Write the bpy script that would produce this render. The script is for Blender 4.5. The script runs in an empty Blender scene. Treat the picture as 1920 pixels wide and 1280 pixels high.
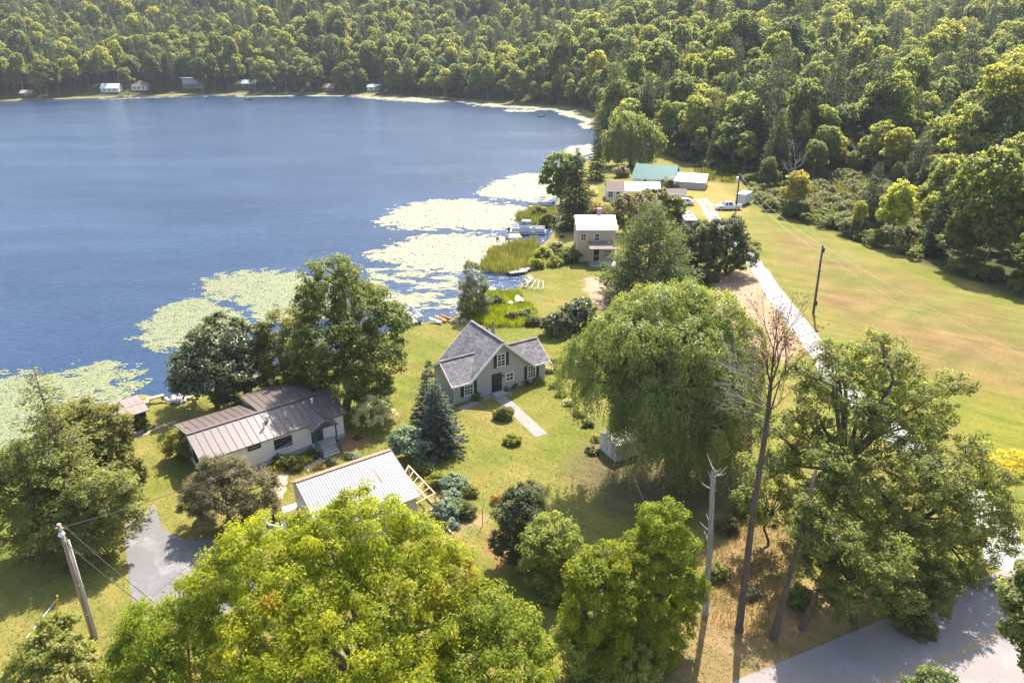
import bpy, math, random
import numpy as np
from mathutils import Vector, Matrix
random.seed(7)
RNG = np.random.default_rng(7)
PI = math.pi
SC = bpy.context.scene
COL = SC.collection
# ------------------------------------------------------------------ camera model (drone, 36 m up)
FPX, PITCH, CAMH = 1331.0, math.radians(23.5), 36.0
SP, CP = math.sin(PITCH), math.cos(PITCH)
LAKE_Z = -0.5

def at(px, py, z=0.0):
    """the point at height z that the photo shows at (px, py)"""
    r = (px - 960) / FPX; u = (640 - py) / FPX
    dz = -SP + u * CP; dy = CP + u * SP
    t = (z - CAMH) / dz
    return Vector((r * t, dy * t, z))

def atY(px, py, Y):
    r = (px - 960) / FPX; u = (640 - py) / FPX
    dz = -SP + u * CP; dy = CP + u * SP
    t = Y / dy
    return Vector((r * t, Y, CAMH + dz * t))

def pix(x, y, z):
    dz = z - CAMH
    d = y * CP - dz * SP; u = y * SP + dz * CP
    return 960 + FPX * x / d, 640 - FPX * u / d

def mpp(Y, z=5.0):
    """metres per photo pixel at that distance"""
    return (Y * CP - (z - CAMH) * SP) / FPX

def s2l(c):
    return tuple((v / 12.92 if v <= 0.04045 else ((v + 0.055) / 1.055) ** 2.4) for v in c)

# ------------------------------------------------------------------ objects
def tag(o, label=None, cat=None, group=None, kind=None):
    if label: o['label'] = label
    if cat: o['category'] = cat
    if group: o['group'] = group
    if kind: o['kind'] = kind
    return o

def thing(name, label, cat, loc=(0, 0, 0), rotz=0.0, group=None):
    o = bpy.data.objects.new(name, None); COL.objects.link(o)
    o.empty_display_size = 0.5
    o.location = loc; o.rotation_euler = (0, 0, rotz)
    return tag(o, label, cat, group)

def link(name, me, parent=None, loc=None, rotz=None):
    o = bpy.data.objects.new(name, me); COL.objects.link(o)
    if parent is not None: o.parent = parent
    if loc is not None: o.location = loc
    if rotz is not None: o.rotation_euler = (0, 0, rotz)
    return o

class MB:
    """collects faces and links them as one mesh object"""
    def __init__(s): s.v = []; s.f = []; s.sm = []
    def quad(s, *p, smooth=False):
        n = len(s.v); s.v += [tuple(q) for q in p]; s.f.append(tuple(range(n, n + len(p)))); s.sm.append(smooth); return s
    def hexa(s, b, t):
        n = len(s.v); s.v += [tuple(q) for q in b] + [tuple(q) for q in t]; k = len(b)
        s.f.append(tuple(n + i for i in reversed(range(k)))); s.f.append(tuple(n + k + i for i in range(k)))
        for i in range(k):
            j = (i + 1) % k; s.f.append((n + i, n + j, n + k + j, n + k + i))
        s.sm += [False] * (k + 2); return s
    def box(s, x0, x1, y0, y1, z0, z1):
        return s.hexa([(x0, y0, z0), (x1, y0, z0), (x1, y1, z0), (x0, y1, z0)], [(x0, y0, z1), (x1, y0, z1), (x1, y1, z1), (x0, y1, z1)])
    def bevbox(s, x0, x1, y0, y1, z0, z1, b):
        """box with its four upright corners and top edge softened"""
        def ring(i, z): return [(x0 + i + b, y0 + i, z), (x1 - i - b, y0 + i, z), (x1 - i, y0 + i + b, z), (x1 - i, y1 - i - b, z), (x1 - i - b, y1 - i, z), (x0 + i + b, y1 - i, z), (x0 + i, y1 - i - b, z), (x0 + i, y0 + i + b, z)]
        s.hexa(ring(0, z0), ring(0, z1 - b)); s.hexa(ring(0, z1 - b), ring(b * .6, z1)); return s
    def slab(s, pts, th):
        """polygon of any slope given as its upper face, thickened downwards"""
        p = [Vector(q) for q in pts]
        n = (p[1] - p[0]).cross(p[2] - p[0]).normalized()
        if n.z < 0: p.reverse(); n = -n
        return s.hexa([q - n * th for q in p], p)
    def bar(s, a, b, w, h=None):
        a = Vector(a); b = Vector(b); h = h or w
        d = (b - a).normalized()
        up = Vector((0, 0, 1)) if abs(d.z) < .95 else Vector((0, 1, 0))
        sx = d.cross(up).normalized() * w * .5; sy = sx.cross(d).normalized() * h * .5
        return s.hexa([a - sx - sy, a + sx - sy, a + sx + sy, a - sx + sy], [b - sx - sy, b + sx - sy, b + sx + sy, b - sx + sy])
    def tube(s, pts, rad, n=7, cap=True):
        pts = [Vector(p) for p in pts]
        if not hasattr(rad, '__len__'): rad = [rad] * len(pts)
        base = len(s.v)
        for i, p in enumerate(pts):
            d = (pts[min(i + 1, len(pts) - 1)] - pts[max(i - 1, 0)]).normalized()
            up = Vector((0, 0, 1)) if abs(d.z) < .9 else Vector((1, 0, 0))
            a = d.cross(up).normalized(); b = d.cross(a)
            for k in range(n):
                t = 2 * PI * k / n
                s.v.append(tuple(p + (a * math.cos(t) + b * math.sin(t)) * rad[i]))
        for i in range(len(pts) - 1):
            for k in range(n):
                j = (k + 1) % n
                s.f.append((base + i * n + k, base + i * n + j, base + (i + 1) * n + j, base + (i + 1) * n + k)); s.sm.append(True)
        if cap:
            s.f.append(tuple(base + k for k in reversed(range(n)))); s.f.append(tuple(base + (len(pts) - 1) * n + k for k in range(n))); s.sm += [False, False]
        return s
    def cyl(s, c, r, h, n=14, axis='z'):
        c = Vector(c); d = {'x': Vector((1, 0, 0)), 'y': Vector((0, 1, 0)), 'z': Vector((0, 0, 1))}[axis]
        return s.tube([c, c + d * h], r, n)
    def loft(s, rings, closed=True):
        base = len(s.v); n = len(rings[0])
        for r in rings: s.v += [tuple(q) for q in r]
        for i in range(len(rings) - 1):
            for k in range(n if closed else n - 1):
                j = (k + 1) % n
                s.f.append((base + i * n + k, base + i * n + j, base + (i + 1) * n + j, base + (i + 1) * n + k)); s.sm.append(True)
        if closed:
            s.f.append(tuple(base + k for k in reversed(range(n)))); s.f.append(tuple(base + (len(rings) - 1) * n + k for k in range(n))); s.sm += [False, False]
        return s
    def blob(s, c, r, seed=0, rough=.18, nu=9, nv=6, flat=1.0):
        rr = random.Random(seed); rings = []
        for i in range(nv + 1):
            th = PI * i / nv; ring = []
            for k in range(nu):
                ph = 2 * PI * k / nu
                q = r * (1 + rr.uniform(-rough, rough)) if 0 < i < nv else r
                ring.append((c[0] + q * math.sin(th) * math.cos(ph), c[1] + q * math.sin(th) * math.sin(ph), c[2] - q * flat * math.cos(th)))
            rings.append(ring)
        return s.loft(rings)
    def build(s, name, mats, parent=None, loc=None, rotz=None, uv=True):
        me = bpy.data.meshes.new(name)
        me.from_pydata(s.v, [], s.f); me.update()
        if not isinstance(mats, (list, tuple)): mats = [mats]
        for m in mats: me.materials.append(m)
        me.polygons.foreach_set('use_smooth', s.sm)
        if uv:
            l = me.uv_layers.new(name='uv'); vs = me.vertices
            for p in me.polygons:
                n = p.normal; u = Vector((-n.y, n.x, 0))
                u = u.normalized() if u.length > .05 else Vector((1, 0, 0))
                w = n.cross(u)
                for li in p.loop_indices:
                    q = vs[me.loops[li].vertex_index].co; l.data[li].uv = (q.dot(u), q.dot(w))
        return link(name, me, parent, loc, rotz)

# ------------------------------------------------------------------ materials
def mat(name):
    m = bpy.data.materials.new(name); m.use_nodes = True
    nt = m.node_tree; b = nt.nodes['Principled BSDF']
    return m, nt, b
def nd(nt, t, **kw):
    n = nt.nodes.new(t)
    for k, v in kw.items():
        if k.startswith('i_'): n.inputs[k[2:].replace('_', ' ')].default_value = v
        else: setattr(n, k, v)
    return n
def rgb(nt, c):
    n = nt.nodes.new('ShaderNodeRGB'); n.outputs[0].default_value = (*c, 1); return n.outputs[0]
def mix(nt, fac, a, b, mode='MIX'):
    n = nt.nodes.new('ShaderNodeMix'); n.data_type = 'RGBA'; n.blend_type = mode
    for sock, v in ((n.inputs[0], fac), (n.inputs[6], a), (n.inputs[7], b)):
        if hasattr(v, 'links') or isinstance(v, bpy.types.NodeSocket): nt.links.new(v, sock)
        elif isinstance(v, tuple): sock.default_value = (*v, 1)
        else: sock.default_value = v
    return n.outputs[2]
def noise(nt, scale, detail=3, rough=.55, coord='Object', vec=None, stretch=None):
    n = nd(nt, 'ShaderNodeTexNoise'); n.inputs['Scale'].default_value = scale; n.inputs['Detail'].default_value = detail; n.inputs['Roughness'].default_value = rough
    if vec is None:
        tc = nd(nt, 'ShaderNodeTexCoord'); vec = tc.outputs[coord]
    if stretch:
        mp = nd(nt, 'ShaderNodeMapping'); mp.inputs['Scale'].default_value = stretch; nt.links.new(vec, mp.inputs[0]); vec = mp.outputs[0]
    nt.links.new(vec, n.inputs['Vector'])
    return n.outputs['Fac']
def ramp(nt, fac, a, b):
    n = nd(nt, 'ShaderNodeMapRange'); n.inputs[1].default_value = a; n.inputs[2].default_value = b
    nt.links.new(fac, n.inputs[0]); return n.outputs[0]
def bump(nt, h, strength, dist=.02):
    n = nd(nt, 'ShaderNodeBump'); n.inputs['Strength'].default_value = strength; n.inputs['Distance'].default_value = dist
    nt.links.new(h, n.inputs['Height']); return n.outputs[0]

def plain(name, c, rough=.6, var=.25, scale=2.0, metal=0.0, c2=None, spec=.4):
    """base colour with worn, patchy variation"""
    m, nt, b = mat(name)
    f = ramp(nt, noise(nt, scale, 5, .65), .3, .7)
    c2 = c2 or tuple(v * (1 - var) for v in c)
    col = mix(nt, f, c2, tuple(c))
    nt.links.new(col, b.inputs['Base Color'])
    b.inputs['Roughness'].default_value = rough; b.inputs['Metallic'].default_value = metal
    b.inputs['Specular IOR Level'].default_value = spec
    return m

def siding(name, c, pitch=.13, var=.12, vertical=False):
    m, nt, b = mat(name)
    uv = nd(nt, 'ShaderNodeUVMap'); uv.uv_map = 'uv'
    sp = nd(nt, 'ShaderNodeSeparateXYZ'); nt.links.new(uv.outputs[0], sp.inputs[0])
    mt = nd(nt, 'ShaderNodeMath', operation='MULTIPLY'); mt.inputs[1].default_value = 1 / pitch
    nt.links.new(sp.outputs[0 if vertical else 1], mt.inputs[0])
    fr = nd(nt, 'ShaderNodeMath', operation='FRACT'); nt.links.new(mt.outputs[0], fr.inputs[0])
    f = ramp(nt, noise(nt, .8, 5, .7), .3, .7)
    col = mix(nt, f, tuple(v * (1 - var) for v in c), tuple(c))
    line = ramp(nt, fr.outputs[0], .86, .97)
    col = mix(nt, line, col, tuple(v * .72 for v in c))
    nt.links.new(col, b.inputs['Base Color']); b.inputs['Roughness'].default_value = .6
    nt.links.new(bump(nt, fr.outputs[0], .4, .02), b.inputs['Normal'])
    return m

def shingle(name, ca, cb, cc):
    m, nt, b = mat(name)
    uv = nd(nt, 'ShaderNodeUVMap'); uv.uv_map = 'uv'
    br = nd(nt, 'ShaderNodeTexBrick'); nt.links.new(uv.outputs[0], br.inputs['Vector'])
    br.inputs['Scale'].default_value = 1.0
    br.inputs['Brick Width'].default_value = .42; br.inputs['Row Height'].default_value = .22
    br.inputs['Mortar Size'].default_value = .03; br.inputs['Bias'].default_value = 0.0
    br.inputs['Color1'].default_value = (*ca, 1); br.inputs['Color2'].default_value = (*cb, 1); br.inputs['Mortar'].default_value = (*cc, 1)
    f = ramp(nt, noise(nt, .7, 4, .7), .35, .7)
    col = mix(nt, .3, br.outputs['Color'], mix(nt, f, tuple(v * .8 for v in ca), tuple(v * 1.15 for v in cb)))
    g = noise(nt, 40, 2, .6)
    col = mix(nt, .35, col, mix(nt, g, (.06, .06, .07), (.5, .48, .48)), 'OVERLAY')
    nt.links.new(col, b.inputs['Base Color']); b.inputs['Roughness'].default_value = .9; b.inputs['Specular IOR Level'].default_value = .2
    nt.links.new(bump(nt, br.outputs['Fac'], -.5, .02), b.inputs['Normal'])
    return m

def metalroof(name, c, c2, rough=.45, spots=None, streak=.5, metal=.0):
    m, nt, b = mat(name)
    uv = nd(nt, 'ShaderNodeUVMap'); uv.uv_map = 'uv'
    f = ramp(nt, noise(nt, 1.2, 5, .7, vec=uv.outputs[0], stretch=(2.2, .35, 1)), .3, .72)
    col = mix(nt, f, tuple(c2), tuple(c))
    if spots:
        g = ramp(nt, noise(nt, 1.6, 4, .7, vec=uv.outputs[0], stretch=(3.0, .25, 1)), .62, .72)
        col = mix(nt, g, col, spots)
    nt.links.new(col, b.inputs['Base Color']); b.inputs['Roughness'].default_value = rough; b.inputs['Metallic'].default_value = metal
    return m

def leafmat(name, c1, c2, trans=.35, tcol=None, inst=None, patch=None, rnd=.35, rough=.5):
    """leaf colours: c1..c2 by leaf, shifted per tree; patch = colour of turning boughs"""
    m, nt, b = mat(name)
    at_ = nd(nt, 'ShaderNodeAttribute'); at_.attribute_name = 'tint'
    col = mix(nt, at_.outputs['Fac'], tuple(c1), tuple(c2))
    oi = nd(nt, 'ShaderNodeObjectInfo')
    if rnd:
        hv = nd(nt, 'ShaderNodeHueSaturation')
        nt.links.new(col, hv.inputs['Color'])
        mr = nd(nt, 'ShaderNodeMapRange'); mr.inputs[3].default_value = .5 - .028 * rnd / .35; mr.inputs[4].default_value = .5 + .02 * rnd / .35
        nt.links.new(oi.outputs['Random'], mr.inputs[0]); nt.links.new(mr.outputs[0], hv.inputs['Hue'])
        mu = nd(nt, 'ShaderNodeMath', operation='MULTIPLY'); mu.inputs[1].default_value = 7.31; nt.links.new(oi.outputs['Random'], mu.inputs[0])
        fr = nd(nt, 'ShaderNodeMath', operation='FRACT'); nt.links.new(mu.outputs[0], fr.inputs[0])
        mv = nd(nt, 'ShaderNodeMapRange'); mv.inputs[3].default_value = 1 - rnd; mv.inputs[4].default_value = 1 + rnd
        nt.links.new(fr.outputs[0], mv.inputs[0]); nt.links.new(mv.outputs[0], hv.inputs['Value'])
        col = hv.outputs[0]
    col = mix(nt, 1.0, col, oi.outputs['Color'], 'MULTIPLY')
    if inst:
        ia = nd(nt, 'ShaderNodeAttribute'); ia.attribute_type = 'INSTANCER'; ia.attribute_name = 'tv'
        cr = nd(nt, 'ShaderNodeValToRGB'); nt.links.new(ia.outputs['Fac'], cr.inputs[0]); el = cr.color_ramp.elements
        while len(el) < len(inst): el.new(.5)
        for e, (p_, c_) in zip(el, inst): e.position = p_; e.color = (*c_, 1)
        col = mix(nt, 1.0, col, cr.outputs[0], 'MULTIPLY')
    if patch:
        f = ramp(nt, noise(nt, .22, 3, .6), .6, .72)
        col = mix(nt, f, col, patch)
    nt.links.new(col, b.inputs['Base Color']); b.inputs['Roughness'].default_value = rough; b.inputs['Specular IOR Level'].default_value = .3
    tr = nd(nt, 'ShaderNodeBsdfTranslucent')
    tc = mix(nt, 1.0, col, tuple(tcol or (1.95, 1.85, .8)), 'MULTIPLY'); nt.links.new(tc, tr.inputs[0])
    ms = nd(nt, 'ShaderNodeMixShader'); ms.inputs[0].default_value = min(.6, trans + .1)
    nt.links.new(b.outputs[0], ms.inputs[1]); nt.links.new(tr.outputs[0], ms.inputs[2])
    nt.links.new(ms.outputs[0], nt.nodes['Material Output'].inputs[0])
    return m

def barkmat(name, c, c2):
    m, nt, b = mat(name)
    f = ramp(nt, noise(nt, 3, 5, .7, stretch=(3, 3, .5)), .3, .7)
    nt.links.new(mix(nt, f, tuple(c), tuple(c2)), b.inputs['Base Color']); b.inputs['Roughness'].default_value = .9
    nt.links.new(bump(nt, f, .5, .04), b.inputs['Normal'])
    return m

def glassmat(name, c=(.02, .025, .03)):
    m, nt, b = mat(name)
    nt.links.new(mix(nt, noise(nt, 1.5, 2), c, tuple(v * 2.2 for v in c)), b.inputs['Base Color'])
    b.inputs['Roughness'].default_value = .06; b.inputs['Specular IOR Level'].default_value = .6
    return m
# ------------------------------------------------------------------ plant meshes (numpy)
def unit(a): return a / np.maximum(np.linalg.norm(a, axis=-1, keepdims=True), 1e-9)
def rdirs(rng, n):
    return unit(rng.normal(size=(n, 3)))

class Plant:
    def __init__(s, seed=0):
        s.rng = np.random.default_rng(seed); s.V = []; s.F = []; s.M = []; s.T = []; s.n = 0
    def leaves(s, P, N, L, W, tint, mi=0, T=None, fold=.18):
        n = len(P); N = unit(N)
        if T is None: T = s.rng.normal(size=(n, 3))
        T = unit(T - N * (T * N).sum(1, keepdims=True)); B = np.cross(N, T)
        L = np.broadcast_to(L, (n,))[:, None]; W = np.broadcast_to(W, (n,))[:, None]
        v = np.empty((n, 4, 3))
        v[:, 0] = P - T * L * .5
        v[:, 1] = P - T * L * .05 + B * W * .5 + N * L * fold
        v[:, 2] = P + T * L * .5 - N * L * fold * .6
        v[:, 3] = P - T * L * .05 - B * W * .5 + N * L * fold
        s.V.append(v.reshape(-1, 3)); s.F.append(np.arange(n * 4).reshape(n, 4) + s.n); s.n += n * 4
        s.M.append(np.full(n, mi)); s.T.append(np.clip(np.broadcast_to(tint, (n,)), 0, 1))
        return s
    def tube(s, pts, rad, k=6, mi=1):
        pts = np.asarray(pts, float); m = len(pts); rad = np.broadcast_to(rad, (m,))
        d = np.gradient(pts, axis=0); d = unit(d)
        up = np.where(np.abs(d[:, 2:3]) < .9, np.array([[0, 0, 1.]]), np.array([[1., 0, 0]]))
        a = unit(np.cross(d, up)); b = np.cross(d, a)
        th = 2 * PI * np.arange(k) / k
        v = pts[:, None] + (a[:, None] * np.cos(th)[None, :, None] + b[:, None] * np.sin(th)[None, :, None]) * rad[:, None, None]
        i, j = np.meshgrid(np.arange(m - 1), np.arange(k), indexing='ij'); j2 = (j + 1) % k
        f = np.stack([i * k + j, i * k + j2, (i + 1) * k + j2, (i + 1) * k + j], -1).reshape(-1, 4) + s.n
        s.V.append(v.reshape(-1, 3)); s.F.append(f); s.n += m * k
        s.M.append(np.full(len(f), mi)); s.T.append(np.full(len(f), .5))
        return s
    def mesh(s, name, mats, smooth=None):
        V = np.concatenate(s.V).astype(np.float32); F = np.concatenate(s.F).astype(np.int32); M = np.concatenate(s.M).astype(np.int32); T = np.concatenate(s.T).astype(np.float32)
        me = bpy.data.meshes.new(name); nf = len(F)
        me.vertices.add(len(V)); me.vertices.foreach_set('co', V.ravel())
        me.loops.add(nf * 4); me.loops.foreach_set('vertex_index', F.ravel())
        me.polygons.add(nf); me.polygons.foreach_set('loop_start', np.arange(nf, dtype=np.int32) * 4)
        me.polygons.foreach_set('material_index', M)
        a = me.attributes.new('tint', 'FLOAT', 'FACE'); a.data.foreach_set('value', T)
        for m in mats: me.materials.append(m)
        me.update(calc_edges=True)
        if smooth is not None: me.polygons.foreach_set('use_smooth', (M == smooth))
        return me

def crown(pl, lobes, clump=.9, leaf=.3, wid=.16, per=26, dens=1.0, low=-.5, up=.5, droop=0.0, tshift=0.0, mi=0, inner=.25, flat=.7):
    """leaf clumps spread through the outer part of each lobe (cx,cy,cz,rx,ry,rz)"""
    rng = pl.rng; lobes = np.asarray(lobes, float)
    for li, (cx, cy, cz, rx, ry, rz) in enumerate(lobes):
        area = 4 * PI * ((rx * ry) ** 1.6 / 3 + (rx * rz) ** 1.6 / 3 + (ry * rz) ** 1.6 / 3) ** (1 / 1.6)
        n = max(int(area / (clump * clump * 1.5) * dens), 3)
        d = rdirs(rng, int(n * 1.5)); d = d[d[:, 2] > low + rng.normal(size=len(d)) * .15][:n]
        rr = np.where(rng.random(len(d)) < inner, rng.uniform(.35, .8, len(d)), rng.uniform(.8, 1.08, len(d)))
        P = np.array([cx, cy, cz]) + d * rr[:, None] * np.array([rx, ry, rz])
        keep = np.ones(len(P), bool)
        for lj, l in enumerate(lobes):
            if lj != li:
                q = ((P - l[:3]) / l[3:]); keep &= (q * q).sum(1) > .55
        P = P[keep]; d = d[keep]
        if not len(P): continue
        m = len(P); sz = clump * rng.uniform(.6, 1.3, m)
        ct = rng.random(m)
        k = np.maximum((per * 1.55 * rng.uniform(.6, 1.3, m)).astype(int), 2)
        idx = np.repeat(np.arange(m), k); t = len(idx)
        off = rdirs(rng, t) * (rng.random((t, 1)) ** .5) * sz[idx][:, None] * np.array([1, 1, flat]) * .85
        Q = P[idx] + off
        N = d[idx] * .4 + unit(off) * .45 + np.array([0, 0, up + .3]) + rng.normal(size=(t, 3)) * .42
        T = None
        if droop: T = rng.normal(size=(t, 3)) * .8 + np.array([0, 0, -droop]) + unit(off) * .8
        tint = np.clip(ct[idx] * .5 + rng.random(t) ** 1.4 * .6 + tshift, 0, 1)
        pl.leaves(Q, N, leaf * rng.uniform(.75, 1.35, t), wid * 1.2 * rng.uniform(.7, 1.25, t), tint, mi, T)
    return pl

def limbs(pl, base, lobes, r=.25, mi=1, fork=.35, k=7, extra=2):
    """tapered trunk with a limb into every lobe and smaller boughs"""
    rng = pl.rng; lobes = np.asarray(lobes, float); base = np.asarray(base, float)
    c = lobes[:, :3].mean(0); top = lobes[:, 2].max()
    h = max(top - base[2], .5)
    f = base + (np.array([c[0], c[1], base[2] + h]) - base) * fork; f[2] = base[2] + h * fork
    mid = (base + f) / 2 + rng.normal(size=3) * .03 * h * np.array([1, 1, 0])
    pl.tube([base - [0, 0, .2], base + [0, 0, .25], mid, f], [r * 1.45, r * 1.1, r * .92, r * .8], k, mi)
    for l in lobes:
        e = l[:3]; q = f + (e - f) * .5 + rng.normal(size=3) * .07 * h + [0, 0, .05 * h]
        pl.tube([f - (f - mid) * .1, q, e], [r * .6, r * .38, r * .14], 5, mi)
        for _ in range(extra):
            dd = rdirs(rng, 1)[0]; dd[2] = abs(dd[2]) * .6
            e2 = e + dd * l[3:] * .85; q0 = q + (e - q) * rng.random()
            pl.tube([q0, (q0 + e2) / 2 + rng.normal(size=3) * .1, e2], [r * .28, r * .18, r * .05], 4, mi)
    return pl

def willow(pl, lobes, n=2600, smin=1.5, smax=5, step=.2, leaf=.3, wid=.07, zmin=.6, mi=0):
    rng = pl.rng; lobes = np.asarray(lobes, float)
    w = lobes[:, 3] * lobes[:, 5]; w = w / w.sum()
    cnt = (w * n).astype(int)
    for (cx, cy, cz, rx, ry, rz), m in zip(lobes, cnt):
        d = rdirs(rng, m * 2); d = d[d[:, 2] > -.35][:m]; m = len(d)
        # boughs: strands hang in tufts
        nb = max(m // 16, 2); bd = rdirs(rng, nb * 2); bd = bd[bd[:, 2] > -.3][:nb]
        a = np.argmax(d @ bd.T, 1); d = unit(d * .3 + bd[a] * .7 + rng.normal(size=d.shape) * .06)
        P = np.array([cx, cy, cz]) + d * np.array([rx, ry, rz]) * (rng.uniform(.78, 1.12, len(bd))[a] * rng.uniform(.93, 1.05, m))[:, None]
        tuft = rng.random(len(bd))[a]
        L = rng.uniform(smin, smax, len(bd))[a] * rng.uniform(.7, 1.15, m) * (1.15 - .55 * np.clip(d[:, 2], 0, 1)); L = np.minimum(L, np.maximum(P[:, 2] - zmin, .4))
        k = np.maximum((L / step).astype(int), 2); idx = np.repeat(np.arange(m), k)
        st = np.concatenate([np.arange(q) for q in k]) * step + rng.random(len(idx)) * step
        hd = d.copy(); hd[:, 2] = 0; hd = unit(hd + rng.normal(size=d.shape) * .25); hd[:, 2] = 0
        out = np.minimum(st, 1.2) * .75
        sw = rng.normal(size=(m, 3)) * .1; sw[:, 2] = 0
        Q = P[idx] + hd[idx] * out[:, None] + sw[idx] * st[:, None]
        Q[:, 2] += .35 * np.sin(np.minimum(st, 1.0) * PI) * np.clip(d[idx][:, 2], 0, 1) - np.maximum(st - .35, 0) * .92
        Q += rng.normal(size=Q.shape) * .09
        T = np.array([0, 0, -1.]) + hd[idx] * .55 + rng.normal(size=Q.shape) * .45
        N = hd[idx] * .8 + np.array([0, 0, .45]) + rng.normal(size=Q.shape) * .55
        tint = np.clip(tuft[idx] * .5 + rng.random(len(idx)) * .5, 0, 1)
        pl.leaves(Q, N, leaf * rng.uniform(.7, 1.3, len(idx)), wid, tint, mi, T, .1)
    return pl

def conifer(pl, h, r, z0=.06, whorl=.45, nb=9, droop=.25, uptip=0.0, card=.42, wid=.2, power=.85, dens=1.0, tuft=0, base=(0, 0, 0), rag=.25, mi=0, trunk=.16):
    rng = pl.rng; base = np.asarray(base, float)
    pl.tube([base - [0, 0, .2], base + [0, 0, h * .5], base + [0, 0, h]], [trunk, trunk * .6, .02], 6, 1)
    z = h * z0
    while z < h * .985:
        t = (z - h * z0) / (h * (1 - z0)); R = r * max(1 - t, .02) ** power
        n = max(int(nb * (.55 + .6 * (1 - t))), 4); ph0 = rng.random() * 6.28
        for k in range(n):
            ph = ph0 + 2 * PI * (k + rng.uniform(-.3, .3)) / n
            Lb = R * rng.uniform(1 - rag, 1 + rag * .6) + .12
            dv = np.array([math.cos(ph), math.sin(ph), 0.]); sv = np.array([-dv[1], dv[0], 0.])
            zz = z + rng.uniform(-.5, .5) * whorl
            bt = rng.random()
            m = max(int(Lb * 9 * dens / (card / .42)), 3)
            s_ = rng.uniform(.12, 1, m) ** (.6 if not tuft else .45)
            lat = rng.uniform(-1, 1, m) * .34 * Lb * (1.05 - s_) + rng.normal(size=m) * .05
            drop = -droop * s_ * Lb + uptip * (s_ ** 2) * Lb
            P = base + dv * (s_ * Lb)[:, None] + sv * lat[:, None]; P[:, 2] += zz + drop - np.abs(lat) * .25
            if tuft: P += rng.normal(size=P.shape) * tuft
            T = dv * 1.0 + sv * (np.sign(lat) * .7)[:, None] + np.array([0, 0, -droop * .8 + uptip * .9]) + rng.normal(size=P.shape) * .25
            N = np.array([0, 0, 1.]) + dv * .25 + rng.normal(size=P.shape) * .4
            pl.leaves(P, N, card * rng.uniform(.7, 1.25, m) * (.55 + .45 * (1 - t)), wid * (.6 + .4 * (1 - t)), bt * .5 + rng.random(m) * .5, mi, T, .12)
            if Lb > 1.2 and rng.random() < .6:
                pl.tube([base + [0, 0, zz], base + dv * Lb * .5 + [0, 0, zz - droop * .5 * Lb + uptip * .25 * Lb], base + dv * Lb * .9 + [0, 0, zz - droop * .9 * Lb + uptip * .8 * Lb]], [.05, .03, .01], 4, 1)
        z += whorl * rng.uniform(.7, 1.3) * (.45 + .55 * (1 - t))
    return pl

def bare(pl, p, d, L, r, depth, mi=0, spread=.55, ends=None, up=.1):
    rng = pl.rng; p = np.asarray(p, float); d = unit(np.asarray(d, float))
    b = rng.normal(size=3) * .12
    q = p + d * L * .5 + b * L * .3; e = p + unit(d + b * .5 + [0, 0, up]) * L
    pl.tube([p, q, e], [r, r * .8, r * .55], 6 if r > .05 else 4, mi)
    if depth <= 0:
        if ends is not None: ends.append(e)
        return
    for i in range(int(rng.integers(2, 4))):
        w = rng.uniform(.35, 1.0); s = p + (q - p) * w * 2 if w < .5 else q + (e - q) * (w - .5) * 2
        nd_ = unit(d + rng.normal(size=3) * spread + [0, 0, up])
        bare(pl, s, nd_, L * rng.uniform(.5, .75), r * .5, depth - 1, mi, spread, ends, up)
    bare(pl, e, unit(d + rng.normal(size=3) * spread * .4), L * .6, r * .55, depth - 1, mi, spread, ends, up)

# ------------------------------------------------------------------ leaf and bark materials
ML = {
 'ash': leafmat('ash_leaf', (.10, .15, .007), (.435, .42, .016), .48, patch=(.36, .23, .02), rnd=.08),
 'lime': leafmat('bright_leaf', (.09, .15, .009), (.33, .345, .02), .48, rnd=.08),
 'broad': leafmat('broad_leaf', (.065, .10, .02), (.25, .27, .075), .44, rnd=.3),
 'big': leafmat('lakeside_leaf', (.055, .09, .015), (.245, .265, .065), .44, rnd=.08),
 'maple': leafmat('maple_leaf', (.04, .06, .018), (.17, .18, .09), .3, rnd=.08, rough=.4),
 'willow': leafmat('willow_leaf', (.085, .122, .022), (.36, .38, .125), .32, rnd=.06),
 'oak': leafmat('oak_leaf', (.075, .098, .018), (.315, .325, .11), .5, rnd=.08),
 'fir': leafmat('fir_needle', (.04, .062, .022), (.085, .108, .036), .2, rnd=.22, rough=.7),
 'pine': leafmat('pine_needle', (.075, .115, .03), (.15, .18, .055), .25, rnd=.15, rough=.7),
 'blue': leafmat('blue_spruce_needle', (.045, .07, .05), (.12, .14, .10), .15, rnd=.06),
 'larch': leafmat('larch_needle', (.075, .09, .024), (.26, .255, .08), .42, rnd=.05),
 'cedar': leafmat('cedar_leaf', (.045, .06, .016), (.10, .105, .03), .2, rnd=.15),
 'crab': leafmat('crabapple_leaf', (.09, .085, .035), (.28, .24, .125), .4, rnd=.05),
 'shrub': leafmat('shrub_leaf', (.10, .13, .02), (.29, .295, .07), .44, rnd=.3),
 'silver': leafmat('silver_leaf', (.11, .125, .06), (.22, .22, .11), .3, rnd=.05),
 'flower': leafmat('yellow_flower', (.42, .36, .01), (.62, .50, .02), .2, rnd=.1),
 'russet': leafmat('russet_leaf', (.30, .16, .03), (.40, .24, .06), .3, rnd=.2),
 'twig': leafmat('withered_leaf', (.10, .06, .035), (.20, .13, .08), .2, rnd=.1),
 'cream': leafmat('cream_blossom', (.42, .40, .20), (.6, .56, .34), .25, rnd=.1),
 'glaucous': leafmat('cabbage_leaf', (.12, .17, .10), (.25, .31, .2), .25, rnd=.1),
 'reed': leafmat('reed_blade', (.055, .085, .014), (.32, .29, .085), .4, rnd=0),
}
MB_bark = barkmat('grey_bark', (.12, .095, .075), (.26, .22, .18))
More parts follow.
